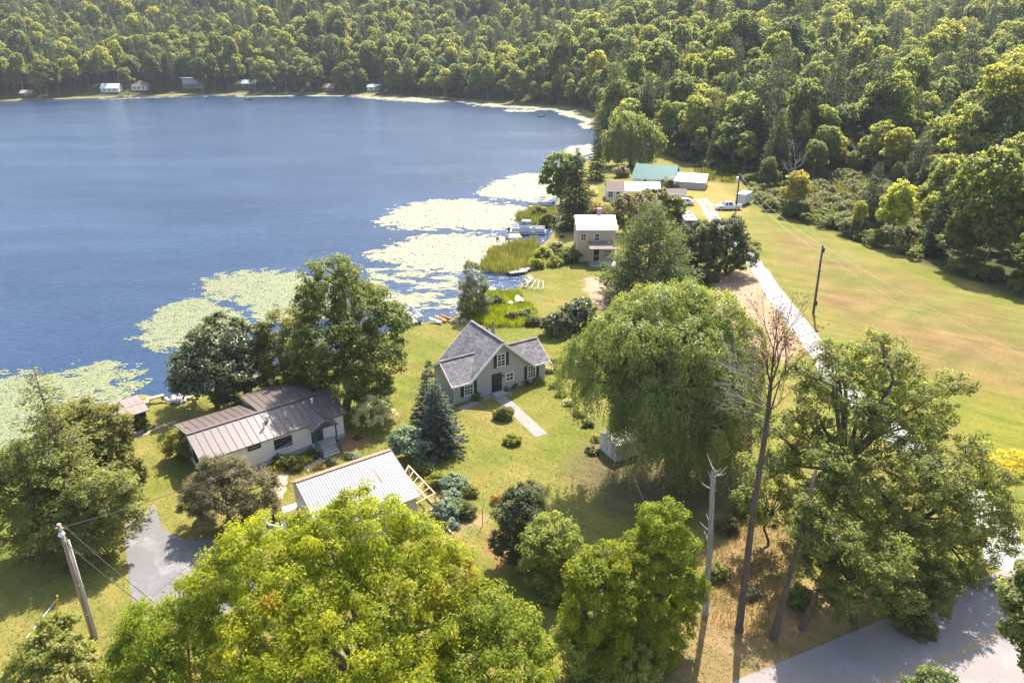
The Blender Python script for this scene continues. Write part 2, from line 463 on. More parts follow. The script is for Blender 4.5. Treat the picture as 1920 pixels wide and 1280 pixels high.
MB_dark = barkmat('dark_bark', (.05, .034, .024), (.15, .105, .075))
MB_dead = barkmat('weathered_wood', (.20, .165, .135), (.42, .37, .32))

def split_tree(name, label, cat, loc, pl, leafm, bark=None, group=None, crown_name='crown', trunk_name='trunk'):
    """pl has leaves on slot 0 and wood on slot 1: an Empty with a trunk and a crown child"""
    root = thing(name, label, cat, loc, 0, group)
    a = Plant(); b = Plant()
    for V, F, M, T in zip(pl.V, pl.F, pl.M, pl.T):
        q = a if M[0] == 0 else b
        q.V.append(V); q.F.append(F - F.min() + q.n); q.n += len(V); q.M.append(np.zeros(len(F), int)); q.T.append(T)
    if a.V: link(crown_name, a.mesh(name + '_' + crown_name, [leafm] if not isinstance(leafm, list) else leafm), root)
    if b.V: link(trunk_name, b.mesh(name + '_' + trunk_name, [bark or MB_bark], smooth=0), root)
    return root

def lobe3(px, py, Y, rpx, base, rz=1.0, ry=1.0):
    c = atY(px, py, Y); m = mpp(c.y, c.z) * rpx
    return (c.x - base[0], c.y - base[1], c.z - base[2], m, m * ry, m * rz)
# ------------------------------------------------------------------ terrain
def poly_sdf(X, Y, poly, closed=True):
    """signed distance, negative inside"""
    P = np.asarray(poly, float); n = len(P); dmin = np.full(X.shape, 1e9); ins = np.zeros(X.shape, bool)
    for i in range(n if closed else n - 1):
        a = P[i]; b = P[(i + 1) % n]; e = b - a; L2 = (e * e).sum() + 1e-9
        t = np.clip(((X - a[0]) * e[0] + (Y - a[1]) * e[1]) / L2, 0, 1)
        d = (X - a[0] - t * e[0]) ** 2 + (Y - a[1] - t * e[1]) ** 2
        dmin = np.minimum(dmin, d)
        c = ((a[1] > Y) != (b[1] > Y))
        xi = a[0] + (Y - a[1]) / (b[1] - a[1] + 1e-12) * e[0]
        ins ^= c & (X < xi)
    d = np.sqrt(dmin)
    return np.where(ins, -d, d) if closed else d
def sstep(a, b, x):
    t = np.clip((x - a) / (b - a), 0, 1); return t * t * (3 - 2 * t)
def W(*pp, z=0.0): return [tuple(at(x, y, z)[:2]) for x, y in pp]

near_shore = W((0, 850), (110, 800), (215, 760), (262, 738), (322, 748), (380, 735), (470, 705), (560, 682), (660, 650), (735, 620), (768, 612), (800, 603), (835, 600), (862, 590), (868, 566), (900, 548), (940, 546), (970, 541), (986, 524), (978, 508), (1000, 494), (1005, 470), (1030, 447), (1040, 425), (1052, 408), (1040, 390), (1046, 372), (1052, 345), (1078, 320), (1108, 296), (1116, 275), (1124, 255), (1116, 236), (1108, 222), (1085, 207), (1000, 199), (930, 193), (860, 188), (790, 182), (700, 178), (600, 177.5), (450, 177.5), (300, 180), (150, 184.5), (0, 190), (-200, 196), z=LAKE_Z)
shore = [(-75, 50)] + near_shore + [(-460, 405), (-520, 250), (-300, 60)]

def axis(*seg):
    out = []
    for a, b, s in seg: out += list(np.arange(a, b, s))
    return np.array(out + [seg[-1][1]])
gx = axis((-900, -560, 40), (-560, -120, 8), (-120, -60, 2.5), (-60, 82, .8), (82, 150, 2.5), (150, 480, 8), (480, 900, 40))
gy = axis((-30, 20, 5), (20, 120, .8), (120, 220, 1.6), (220, 520, 4), (520, 760, 8), (760, 960, 20))
GX, GY = np.meshgrid(gx, gy)

def hillnoise(x, y):
    return 5 * np.sin(x * .021 + 1.3) * np.cos(y * .017) + 3 * np.sin(x * .053 - y * .031) + 2 * np.cos(x * .011 + y * .045 + 2)
def hillz(x, y):
    a = np.maximum(y - 478 - .06 * (x + 100), 0)
    hl = .24 * a * a / (a + 40)
    b = np.maximum(y - 205 - .10 * np.maximum(x - 60, 0) * 0 - .0 * x, 0); hr = .155 * b * b / (b + 70)
    w = sstep(-40, 130, x)
    z = hl * (1 - w) + hr * w * sstep(300, 200, np.maximum(300 - y, 0) * 0 + 0) if False else hl * (1 - w) + hr * w
    return z + hillnoise(x, y) * np.clip(z / 25, 0, 1)
def ground_z(x, y, sd=None):
    x = np.asarray(x, float); y = np.asarray(y, float)
    if sd is None: sd = poly_sdf(x, y, shore)
    bank = LAKE_Z + (0 - LAKE_Z) * sstep(-.2, 3.0, sd) + 4.2 * sstep(3, 26, sd) * sstep(300, 360, y) * sstep(60, 20, x) - np.clip(-sd * .12, 0, 3)
    hz = hillz(x, y) * sstep(2, 30, sd)
    return np.where(sd > 0, bank + hz, bank)
def gz(x, y): return float(ground_z(np.array([x]), np.array([y]))[0])

SDF = poly_sdf(GX, GY, shore)
GZ = ground_z(GX, GY, SDF)

# areas by their own outlines
field_poly = W((1396, 388), (1450, 412), (1530, 440), (1620, 470), (1720, 508), (1830, 545), (1960, 588), (2300, 700), (2400, 1000), (1960, 880), (1880, 855), (1800, 800), (1600, 690), (1530, 640), (1420, 485), (1398, 440))
dirt_poly = W((1345, 515), (1400, 500), (1425, 520), (1500, 640), (1480, 690), (1400, 640), (1330, 560))
gravel_patch = W((1100, 520), (1125, 520), (1200, 560), (1190, 610), (1120, 575), (1098, 550))
dry_poly = W((1300, 960), (1420, 930), (1500, 1000), (1480, 1080), (1640, 1120), (1560, 1200), (1440, 1300), (1230, 1300), (1290, 1150), (1310, 1060))
mulch_poly = W((600, 830), (650, 812), (690, 822), (660, 850), (620, 862))
mulch2_poly = W((908, 1000), (930, 990), (960, 1040), (945, 1070), (915, 1050))
garden_poly = W((765, 872), (800, 880), (900, 960), (905, 985), (850, 1000), (820, 965), (780, 910))
bare_soil_poly = [(13.3 + 8 * math.cos(t * .4), 53.5 + 7 * math.sin(t * .4)) for t in range(16)]  # round patch of bare soil about the willow trunk
yard_far = W((1290, 330), (1345, 345), (1392, 372), (1400, 400), (1345, 420), (1290, 395), (1275, 370))
forest_edge = W((1104, 212), (1128, 240), (1145, 268), (1245, 292), (1330, 322), (1392, 338), (1402, 372), (1450, 402), (1530, 428), (1620, 458), (1720, 494), (1830, 530), (1960, 572), (2300, 680), (2600, 800))
forest_poly = forest_edge + [(420, 90), (700, 300), (700, 1200), (-800, 1200), (-800, 480)] + W((-200, 195), (0, 189), (150, 183.5), (300, 179), (450, 176.5), (600, 176.5), (700, 177), (790, 181), (860, 187), (930, 192), (1000, 198), (1085, 206))

def mottle(x, y, s): return (np.sin(x * s + 1.7 * np.sin(y * s * .7)) * np.cos(y * s * 1.1 + 1.3 * np.sin(x * s * .6)) + 1) / 2
Cc = np.zeros(GX.shape + (3,))
lawn = np.array([.13, .14, .024]); dryl = np.array([.225, .18, .055])
m1 = mottle(GX, GY, .23); m2 = mottle(GX + 40, GY - 13, .61)
w = np.clip(.55 * m1 + .45 * m2 - .25, 0, 1)[..., None]
Cc[:] = lawn * (1 - w) + dryl * w
def lay(poly, c, soft=.8, amount=1.0, wob=.6):
    global Cc
    d = poly_sdf(GX, GY, poly) + wob * (mottle(GX, GY, 1.3) - .5) * 2
    k = (sstep(soft, -soft, d) * amount)[..., None]
    Cc = Cc * (1 - k) + np.asarray(c) * k
fd = -poly_sdf(GX, GY, field_poly)
fk = sstep(.5, 6 + 5 * m1, fd)[..., None]
Cc = Cc * (1 - fk) + (np.array([.208, .138, .054]) * (1 - .22 * m2[..., None]) + np.array([-.045, .012, -.015]) * m1[..., None]) * fk
gn = (sstep(80, 62, GY + 3 * m2) * .8)[..., None]
Cc = np.where(fd[..., None] > 0, Cc * (1 - gn) + np.array([.145, .155, .017]) * gn, Cc)
lay(dirt_poly, (.32, .22, .135), .6); lay(gravel_patch, (.32, .235, .155), .5)
lay(dry_poly, (.22, .15, .07), 1.5, .9, 1.2); lay(mulch_poly, (.27, .15, .08), .3, .9); lay(mulch2_poly, (.22, .11, .05), .3, 1)
lay(garden_poly, (.28, .2, .11), .4, .6); lay(bare_soil_poly, (.10, .08, .045), 2, .8); lay(yard_far, (.25, .2, .06), 2, .8)
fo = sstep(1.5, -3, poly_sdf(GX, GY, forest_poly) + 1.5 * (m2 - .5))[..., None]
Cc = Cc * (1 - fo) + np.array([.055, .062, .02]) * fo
far = (sstep(280, 330, GY) * (GX < 90))[..., None]
strip = (sstep(5, 2, SDF))[..., None] * far
Cc = Cc * (1 - strip) + np.array([.26, .22, .07]) * strip
bk = sstep(1.0, .1, SDF)[..., None] * (1 - far) * .75
Cc = Cc * (1 - bk) + np.array([.26, .20, .10]) * bk
un = (SDF < 0)[..., None]
Cc = np.where(un, np.array([.10, .085, .055]), Cc)

def sheet(name, V, F, m, kind='structure', col=None):
    me = bpy.data.meshes.new(name); me.from_pydata(V, [], F); me.update(); me.materials.append(m)
    if col is not None:
        a = me.color_attributes.new('gcol', 'FLOAT_COLOR', 'POINT'); a.data.foreach_set('color', np.concatenate([col, np.ones((len(col), 1))], 1).astype(np.float32).ravel())
    o = link(name, me); o['kind'] = kind; return o

def ground_mat():
    m, nt, b = mat('ground')
    at_ = nd(nt, 'ShaderNodeVertexColor'); at_.layer_name = 'gcol'
    n1 = ramp(nt, noise(nt, .35, 5, .7), .3, .7); n2 = ramp(nt, noise(nt, 2.6, 5, .75), .3, .7); n3 = ramp(nt, noise(nt, 11, 3, .7), .25, .75)
    a = mix(nt, n1, (.80, .93, .86), (1.28, 1.1, 1.3)); c = mix(nt, n2, (.74, .79, .76), (1.26, 1.2, 1.2)); d = mix(nt, n3, (.62, .65, .62), (1.36, 1.34, 1.3))
    col = mix(nt, 1, mix(nt, 1, mix(nt, 1, at_.outputs[0], a, 'MULTIPLY'), c, 'MULTIPLY'), d, 'MULTIPLY')
    tc = nd(nt, 'ShaderNodeTexCoord'); mp = nd(nt, 'ShaderNodeMapping'); mp.inputs['Rotation'].default_value = (0, 0, math.radians(-54)); nt.links.new(tc.outputs['Object'], mp.inputs[0])
    n4 = ramp(nt, noise(nt, 1.0, 4, .65, vec=mp.outputs[0], stretch=(.9, .06, 1)), .32, .68)
    col = mix(nt, 1, col, mix(nt, n4, (.80, .85, .78), (1.19, 1.12, 1.2)), 'MULTIPLY')
    nt.links.new(col, b.inputs['Base Color']); b.inputs['Roughness'].default_value = .95; b.inputs['Specular IOR Level'].default_value = .1
    nt.links.new(bump(nt, n3, .6, .06), b.inputs['Normal'])
    return m
ny, nx = GX.shape
ii, jj = np.meshgrid(np.arange(ny - 1), np.arange(nx - 1), indexing='ij')
gf = np.stack([ii * nx + jj, ii * nx + jj + 1, (ii + 1) * nx + jj + 1, (ii + 1) * nx + jj], -1).reshape(-1, 4)
def fastsheet(name, V, F, m, col):
    me = bpy.data.meshes.new(name); n = len(F)
    me.vertices.add(len(V)); me.vertices.foreach_set('co', V.astype(np.float32).ravel())
    me.loops.add(n * 4); me.loops.foreach_set('vertex_index', F.astype(np.int32).ravel())
    me.polygons.add(n); me.polygons.foreach_set('loop_start', np.arange(n, dtype=np.int32) * 4)
    a = me.color_attributes.new('gcol', 'FLOAT_COLOR', 'POINT'); a.data.foreach_set('color', np.concatenate([col, np.ones((len(col), 1))], 1).astype(np.float32).ravel())
    me.materials.append(m); me.update(calc_edges=True); me.polygons.foreach_set('use_smooth', np.ones(n, bool))
    o = link(name, me); o['kind'] = 'structure'; return o
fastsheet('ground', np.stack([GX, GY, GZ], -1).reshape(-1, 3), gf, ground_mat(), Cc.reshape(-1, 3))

def water_mat():
    m, nt, b = mat('lake_water')
    tc = nd(nt, 'ShaderNodeTexCoord')
    g = ramp(nt, noise(nt, .02, 3, .6, stretch=(1, 2.2, 1)), .35, .65)
    nt.links.new(mix(nt, g, (.012, .030, .070), (.020, .046, .10)), b.inputs['Base Color'])
    b.inputs['Roughness'].default_value = .18; b.inputs['IOR'].default_value = 1.333
    w1 = noise(nt, .55, 3, .6, stretch=(1, 1.9, 1)); w2 = noise(nt, 2.2, 3, .6, stretch=(1, 1.7, 1))
    ad = nd(nt, 'ShaderNodeMath', operation='ADD'); nt.links.new(w1, ad.inputs[0])
    mu = nd(nt, 'ShaderNodeMath', operation='MULTIPLY'); mu.inputs[1].default_value = .35; nt.links.new(w2, mu.inputs[0]); nt.links.new(mu.outputs[0], ad.inputs[1])
    g2 = ramp(nt, noise(nt, .013, 3, .6, stretch=(1, 2.5, 1)), .3, .7)
    bp = nd(nt, 'ShaderNodeBump'); bp.inputs['Distance'].default_value = .35; nt.links.new(ad.outputs[0], bp.inputs['Height'])
    mr = nd(nt, 'ShaderNodeMapRange'); mr.inputs[3].default_value = .45; mr.inputs[4].default_value = 1.0; nt.links.new(g2, mr.inputs[0]); nt.links.new(mr.outputs[0], bp.inputs['Strength'])
    nt.links.new(bp.outputs[0], b.inputs['Normal'])
    return m
sheet('lake', [(-900, -30, LAKE_Z), (120, -30, LAKE_Z), (120, 560, LAKE_Z), (-900, 560, LAKE_Z)], [(0, 1, 2, 3)], water_mat())

# ------------------------------------------------------------------ roads, drives, paths (sheets a few millimetres apart)
def ribbon(name, pts, m, width, z=.012, wob=0.0, seed=1, sub=6, kind='structure'):
    rr = random.Random(seed); P = [Vector((x, y, 0)) for x, y in pts]; Q = []
    for i in range(len(P) - 1):
        p0 = P[max(i - 1, 0)]; p1 = P[i]; p2 = P[i + 1]; p3 = P[min(i + 2, len(P) - 1)]
        for k in range(sub):
            t = k / sub
            Q.append(.5 * ((2 * p1) + (p2 - p0) * t + (2 * p0 - 5 * p1 + 4 * p2 - p3) * t * t + (3 * p1 - p0 - 3 * p2 + p3) * t ** 3))
    Q.append(P[-1]); V = []; F = []
    for i, q in enumerate(Q):
        d = (Q[min(i + 1, len(Q) - 1)] - Q[max(i - 1, 0)]).normalized(); n = Vector((-d.y, d.x, 0))
        wv = width[i * len(width) // len(Q)] if hasattr(width, '__len__') else width
        for s in (1, -1):
            e = q + n * s * (wv / 2 + rr.uniform(-wob, wob)); V.append((e.x, e.y, gz(e.x, e.y) + z))
    for i in range(len(Q) - 1): F.append((2 * i, 2 * i + 1, 2 * i + 3, 2 * i + 2))
    return sheet(name, V, F, m, kind)
M_gravel = plain('gravel', (.30, .285, .265), .95, .18, 3, spec=.1)
M_sand = plain('sandy_track', (.42, .33, .235), .95, .25, 2, spec=.1)
def asphalt_mat(name, c, dust, sc=.35):
    m, nt, b = mat(name)
    f = ramp(nt, noise(nt, sc, 5, .7), .5, .75); g = ramp(nt, noise(nt, 14, 3, .7), .3, .7)
    col = mix(nt, f, c, dust); col = mix(nt, 1, col, mix(nt, g, (.88, .88, .88), (1.1, 1.1, 1.1)), 'MULTIPLY')
    cr = nd(nt, 'ShaderNodeTexVoronoi'); cr.feature = 'DISTANCE_TO_EDGE'; cr.inputs['Scale'].default_value = .22
    tc = nd(nt, 'ShaderNodeTexCoord'); nz = nd(nt, 'ShaderNodeTexNoise'); nz.inputs['Scale'].default_value = 1.5; nt.links.new(tc.outputs['Object'], nz.inputs['Vector'])
    mv = nd(nt, 'ShaderNodeMix'); mv.data_type = 'RGBA'; mv.inputs[0].default_value = .25; nt.links.new(tc.outputs['Object'], mv.inputs[6]); nt.links.new(nz.outputs['Color'], mv.inputs[7]); nt.links.new(mv.outputs[2], cr.inputs['Vector'])
    k = ramp(nt, cr.outputs['Distance'], .004, .0)
    col = mix(nt, k, col, tuple(v * .8 for v in c))
    nt.links.new(col, b.inputs['Base Color']); b.inputs['Roughness'].default_value = .9; b.inputs['Specular IOR Level'].default_value = .2
    return m
M_road = asphalt_mat('road_asphalt', (.235, .205, .19), (.30, .265, .245))
M_drive = asphalt_mat('driveway_asphalt', (.155, .145, .145), (.33, .30, .285), .3)
yl = W((1760, 1240), (1890, 1180)); yd = Vector((yl[1][0] - yl[0][0], yl[1][1] - yl[0][1])).normalized()
RC = Vector(yl[0])
def rline(t, off=0.0): q = RC + yd * t + Vector((-yd.y, yd.x)) * off; return (q.x, q.y)
ribbon('road', [rline(t) for t in (-30, -18, -6, 6, 18, 40, 80)], M_road, 7.8, .05)
M_yellow = plain('yellow_paint', (.36, .26, .12), .8, .35, 6)
for off in (-.16, .16): ribbon('road_marking', [rline(t, off) for t in (-30, -10, 10, 40, 80)], M_yellow, .13, .056)
grav = W((1372, 452), (1412, 492), (1452, 548), (1520, 640)); d_ = Vector((grav[3][0] - grav[2][0], grav[3][1] - grav[2][1]))
gpath = W((1330, 398), (1350, 425)) + grav + W((1600, 745), (1740, 862), (1850, 950)) + [rline(12, 3.6)]
ribbon('gravel_road', gpath, M_gravel, 2.8, .02, .22, 3)
for o_ in (0, 14): ribbon('dirt_track', W((1305 + o_, 372), (1318 + o_, 385), (1326 + o_, 400), (1338 + o_, 418)), M_sand, 1.3, .015, .2, 5)
dv = W((232, 985), (290, 945), (304, 990), (345, 1012), (420, 1010), (470, 1040), (480, 1120), (400, 1160), (250, 1146), (240, 1070))
sheet('driveway', [(x, y, .015) for x, y in dv], [tuple(range(len(dv)))[::-1]], M_drive)
def paver_mat():
    m, nt, b = mat('paver'); br = nd(nt, 'ShaderNodeTexBrick'); tc = nd(nt, 'ShaderNodeTexCoord'); mp = nd(nt, 'ShaderNodeMapping'); mp.inputs['Rotation'].default_value = (0, 0, math.radians(32))
    nt.links.new(tc.outputs['Object'], mp.inputs[0]); nt.links.new(mp.outputs[0], br.inputs['Vector'])
    br.inputs['Scale'].default_value = 1; br.inputs['Brick Width'].default_value = .4; br.inputs['Row Height'].default_value = .2; br.inputs['Mortar Size'].default_value = .012
    br.inputs['Color1'].default_value = (.19, .165, .15, 1); br.inputs['Color2'].default_value = (.26, .23, .21, 1); br.inputs['Mortar'].default_value = (.2, .17, .13, 1)
    nt.links.new(br.outputs['Color'], b.inputs['Base Color']); b.inputs['Roughness'].default_value = .9; return m
M_paver = paver_mat()
ribbon('path', W((932, 742), (950, 755), (985, 788), (1016, 816)), M_paver, 1.35, .018)
ribbon('path', W((862, 768), (900, 750), (935, 738), (960, 738)), M_paver, .9, .014, .05)
ribbon('path', W((518, 935), (530, 900), (520, 885)), M_sand, 1.0, .012, .15)
ribbon('path', W((606, 860), (588, 872), (572, 880)), M_sand, .8, .012, .15)
ribbon('path', W((250, 822), (300, 800), (330, 790)), M_sand, .5, .012, .15)

# ------------------------------------------------------------------ water plants
def pads():
    rng = np.random.default_rng(3)
    patches = [  # outline in the photo, pad radius, cover
        ([(0, 700), (60, 705), (130, 690), (200, 682), (240, 688), (246, 705), (232, 715), (262, 722), (240, 735), (215, 745), (190, 770), (120, 810), (0, 860), (-80, 880), (-80, 720)], .17, .86),
        ([(250, 640), (268, 610), (300, 580), (340, 562), (380, 560), (460, 585), (470, 620), (430, 660), (340, 662), (300, 650)], .17, .93),
        ([(370, 535), (420, 515), (500, 505), (560, 512), (640, 540), (640, 590), (560, 610), (480, 590), (430, 560), (390, 552)], .18, .9),
        ([(250, 636), (330, 660), (335, 690), (300, 690)], .16, .22),
        ([(690, 505), (760, 500), (860, 515), (865, 545), (780, 545), (740, 535), (690, 530)], .2, .62),
        ([(650, 560), (740, 545), (830, 550), (862, 566), (858, 580), (790, 582), (700, 590)], .19, .7),
        ([(685, 480), (740, 455), (820, 438), (900, 440), (965, 448), (960, 470), (935, 500), (900, 510), (820, 508), (760, 497)], .26, .9),
        ([(705, 415), (745, 390), (800, 376), (880, 374), (1000, 392), (1000, 402), (975, 412), (960, 428), (860, 430), (760, 430)], .32, .95),
        ([(888, 362), (925, 342), (970, 328), (1040, 322), (1052, 345), (1045, 366), (1015, 378), (930, 372)], .36, .95),
        ([(1055, 282), (1075, 274), (1112, 271), (1108, 288), (1075, 294)], .5, .9),
        ([(1085, 232), (1112, 228), (1118, 240), (1095, 242)], .6, .9),
        ([(1040, 206), (1085, 205), (1112, 222), (1106, 232), (1078, 222), (1050, 215)], .7, .9),
        ([(860, 189), (950, 194), (1060, 199), (1095, 208), (1020, 206), (900, 199)], .7, .93),
        ([(945, 206), (1012, 206), (1000, 210), (950, 210)], .7, .8),
        ([(660, 178.5), (740, 180), (800, 184), (855, 190), (800, 193), (730, 188), (670, 183)], .8, .93),
        ([(570, 178), (650, 178), (640, 181), (580, 181)], .8, .9), ([(440, 178), (560, 178), (550, 181), (450, 182)], .8, .9), ([(180, 184), (300, 181), (430, 178.3), (430, 180), (300, 183.5), (190, 187)], .8, .6)]
    V = []; F = []; T = []; n = 0
    for out, r, cov in patches:
        P = np.array(W(*out, z=LAKE_Z)); lo = P.min(0); hi = P.max(0)
        st = r * 1.12; X, Y = np.meshgrid(np.arange(lo[0] - 1, hi[0] + 1, st), np.arange(lo[1] - 1, hi[1] + 1, st))
        X = X.ravel() + rng.uniform(-.45, .45, X.size) * st; Y = Y.ravel() + rng.uniform(-.45, .45, Y.size) * st
        sc = max((hi - lo).min(), 4) * .09
        wob = (mottle(X, Y, .9) - .5) * sc * 1.6 + (mottle(X + 9, Y * 1.7, 2.3) - .5) * sc + rng.normal(size=X.size) * sc * .22
        sd = poly_sdf(X, Y, P) + wob
        gaps = .62 * mottle(X, Y * 1.8, .55) + .38 * mottle(X + 5, Y * 2.1, 1.7)
        keep = (sd < 0) & (gaps > (1 - cov) * (1.3 if cov < .8 else 1.0)) & (rng.random(X.size) < (.97 if cov > .5 else .5)) & (poly_sdf(X, Y, shore) < -.3)
        X = X[keep]; Y = Y[keep]; m = len(X)
        k = 6; th = rng.random((m, 1)) * 6.28 + np.arange(k) * 2 * PI / k
        rr = r * rng.uniform(.5, 1.15, (m, 1)) * rng.uniform(.88, 1.08, (m, k))
        z = LAKE_Z + .012 + rng.uniform(0, .022, (m, 1)) + rng.normal(size=(m, k)) * .006
        v = np.stack([X[:, None] + rr * np.cos(th), Y[:, None] + rr * np.sin(th), z], -1)
        V.append(v.reshape(-1, 3)); F.append(np.arange(m * k).reshape(m, k) + n); n += m * k; T.append(rng.random(m) * .5 + (.5 if r > .24 else .3 if r > .185 else 0))
    V = np.concatenate(V); F = np.concatenate(F); T = np.concatenate(T)
    me = bpy.data.meshes.new('lily_pads'); q = len(F)
    me.vertices.add(len(V)); me.vertices.foreach_set('co', V.astype(np.float32).ravel())
    me.loops.add(q * 6); me.loops.foreach_set('vertex_index', F.astype(np.int32).ravel()); me.polygons.add(q); me.polygons.foreach_set('loop_start', np.arange(q, dtype=np.int32) * 6)
    a = me.attributes.new('tint', 'FLOAT', 'FACE'); a.data.foreach_set('value', T.astype(np.float32))
    m, nt, b = mat('lily_pad'); at_ = nd(nt, 'ShaderNodeAttribute'); at_.attribute_name = 'tint'
    nt.links.new(mix(nt, at_.outputs['Fac'], (.15, .168, .06), (.27, .255, .15)), b.inputs['Base Color']); b.inputs['Roughness'].default_value = .5; b.inputs['Specular IOR Level'].default_value = .35
    me.materials.append(m); me.update(calc_edges=True)
    o = link('lily_pads', me); tag(o, 'pale green lily pads floating in drifts along the lake shore', 'lily pads', None, 'stuff')
    print('pads', q)
pads()

def lawn_tufts():
    rng = np.random.default_rng(12); n = 150000
    P = np.stack([rng.uniform(-40, 42, n), 24 + 90 * rng.random(n) ** 1.5], -1); x, y = P.T
    ok = (poly_sdf(x, y, shore) > 1.2) & (poly_sdf(x, y, forest_poly) > 0) & (poly_sdf(x, y, dv) > .1) & (poly_sdf(x, y, dirt_poly) > 0) & (poly_sdf(x, y, gravel_patch) > 0)
    ok &= np.abs((x - RC.x) * -yd.y + (y - RC.y) * yd.x) > 4.2
    for line, wd in ((gpath, 1.7), (W((932, 742), (950, 755), (985, 788), (1016, 816)), .8), (W((862, 768), (900, 750), (935, 738), (960, 738)), .6)): ok &= poly_sdf(x, y, line, closed=False) > wd
    ok &= mottle(x, y, .9) + .6 * rng.random(n) > .45
    x = x[ok]; y = y[ok]; m_ = len(x); h = rng.uniform(.04, .11, m_); pl = Plant(12)
    T = np.stack([rng.normal(size=m_) * .7, rng.normal(size=m_) * .7, np.ones(m_)], -1); N = np.stack([rng.normal(size=m_), -np.abs(rng.normal(size=m_)), np.full(m_, .8)], -1)
    pl.leaves(np.stack([x, y, h * .4 + .01], -1), N, h * 1.3, h * rng.uniform(.5, 1.0, m_), np.clip(rng.random(m_) * .5 + .5 * mottle(x, y, .35), 0, 1), 0, T, .05)
    o = link('grass', pl.mesh('grass', [leafmat('grass_blade', (.085, .115, .016), (.23, .19, .06), .3, rnd=0)])); tag(o, 'short mown grass with weeds and clover over the yards and field', 'grass', None, 'stuff')
lawn_tufts()

def blades(name, label, poly, n, h, m, wid=.05, seed=1, lean=.25, sink=0.0, cat='reeds'):
    rng = np.random.default_rng(seed); P = np.array(poly); lo = P.min(0); hi = P.max(0)
    X = rng.uniform(lo[0], hi[0], n * 4); Y = rng.uniform(lo[1], hi[1], n * 4)
    k = (poly_sdf(X, Y, P) + (mottle(X, Y, 1.1) - .5) * 1.2 < 0) & (mottle(X, Y, .7) + rng.random(X.size) * .5 > .35); X = X[k][:n]; Y = Y[k][:n]; m_ = len(X)
    Z = np.maximum(ground_z(X, Y), LAKE_Z)
    hh = h * rng.uniform(.55, 1.15, m_) * (.7 + .5 * mottle(X, Y, .5)); pl = Plant(seed)
    T = np.stack([rng.normal(size=m_) * lean, rng.normal(size=m_) * lean, np.ones(m_)], -1)
    N = np.stack([rng.normal(size=m_), -np.abs(rng.normal(size=m_)) - .3, np.full(m_, .3)], -1)
    pl.leaves(np.stack([X, Y, Z + hh * .5 - sink], -1), N, hh, wid * rng.uniform(.7, 1.6, m_), rng.random(m_) * .6 + .4 * mottle(X, Y, .8), 0, T, .06)
    o = link(name, pl.mesh(name, [m])); return tag(o, label, cat, None, 'stuff')
blades('reeds', 'tall green reeds standing in the shallows beside the docks', W((900, 505), (920, 470), (1000, 452), (1015, 470), (1000, 495), (960, 512)), 4200, 2.0, ML['reed'], .1, 4, .3)
blades('reeds', 'reeds at the water edge between the two pontoon boats', W((965, 408), (1000, 392), (1045, 400), (1035, 424), (1000, 420)), 2200, 1.9, ML['reed'], .13, 5, .3)
blades('tall_grass', 'long bright grass and weeds on the bank behind the grey house', W((862, 595), (870, 570), (900, 553), (975, 548), (985, 565), (1010, 600), (985, 612), (930, 614), (880, 606)), 9000, .9, ML['lime'], .09, 6, .4, cat='tall grass')
blades('undergrowth', 'pale tall weeds and brush at the foot of the woods beyond the field', W((1420, 375), (1500, 345), (1640, 340), (1740, 390), (1720, 470), (1620, 445), (1500, 410)), 9000, 2.2, ML['reed'], .22, 7, cat='undergrowth')
blades('undergrowth', 'yellow green weeds at the edge of the clearing behind the metal barn', W((1300, 322), (1325, 318), (1385, 335), (1380, 345), (1330, 340)), 1800, 1.2, ML['reed'], .25, 8, cat='undergrowth')
blades('tall_grass', 'dry straw coloured grass under the tall bare trunks', W((1310, 1010), (1420, 930), (1480, 1000), (1470, 1120), (1420, 1200), (1330, 1170)), 2600, .4, leafmat('straw_blade', (.19, .14, .06), (.28, .21, .10), .3, rnd=0), .05, 9, .5, cat='tall grass')
# ------------------------------------------------------------------ buildings
UP = Vector((0, 0, 1))
M_white = plain('white_paint', (.62, .61, .59), .6, .15, 2)
M_trim = plain('white_trim', (.78, .77, .75), .55, .1, 3)
M_black = plain('black_shutter', (.02, .022, .024), .5, .3, 4)
M_grey_siding = siding('grey_siding', (.37, .352, .355), .14, .08)
M_white_siding = siding('white_siding', (.74, .71, .68), .16, .12)
M_tan_siding = siding('tan_siding', (.56, .40, .27), .16, .1)
M_cream_board = siding('cream_board', (.58, .52, .40), .25, .2, True)
M_shingle = shingle('grey_shingle', (.13, .118, .128), (.34, .31, .325), (.07, .065, .07))
M_brownshingle = shingle('brown_shingle', (.24, .18, .155), (.33, .26, .225), (.14, .11, .1))
M_bronze = metalroof('bronze_metal_roof', (.145, .112, .10), (.115, .088, .078), .42)
M_galv = metalroof('pale_metal_roof', (.235, .235, .255), (.18, .18, .20), .5, (.26, .15, .11))
M_rust = plain('rusty_metal', (.33, .13, .07), .8, .45, 3, c2=(.42, .22, .14))
M_whiteroof = metalroof('white_metal_roof', (.62, .62, .62), (.52, .52, .52), .4)
M_greenroof = metalroof('green_metal_roof', (.075, .20, .17), (.06, .165, .14), .4)
M_barnroof = metalroof('grey_metal_roof', (.42, .43, .42), (.32, .33, .32), .4, (.40, .34, .28))
M_glass = glassmat('window_glass')
M_darkdoor = plain('black_door', (.018, .02, .022), .4, .3, 3)
M_green_door = plain('dark_green_paint', (.035, .075, .075), .5, .3, 3)
M_navy = siding('dark_board', (.03, .045, .055), .25, .3, True)
M_wood = plain('weathered_board', (.36, .28, .20), .85, .35, 4)
M_palewood = plain('new_timber', (.62, .46, .28), .8, .25, 5)
M_deck = plain('grey_deck_board', (.42, .39, .36), .85, .3, 4)
M_concrete = plain('concrete', (.42, .40, .37), .9, .25, 3)
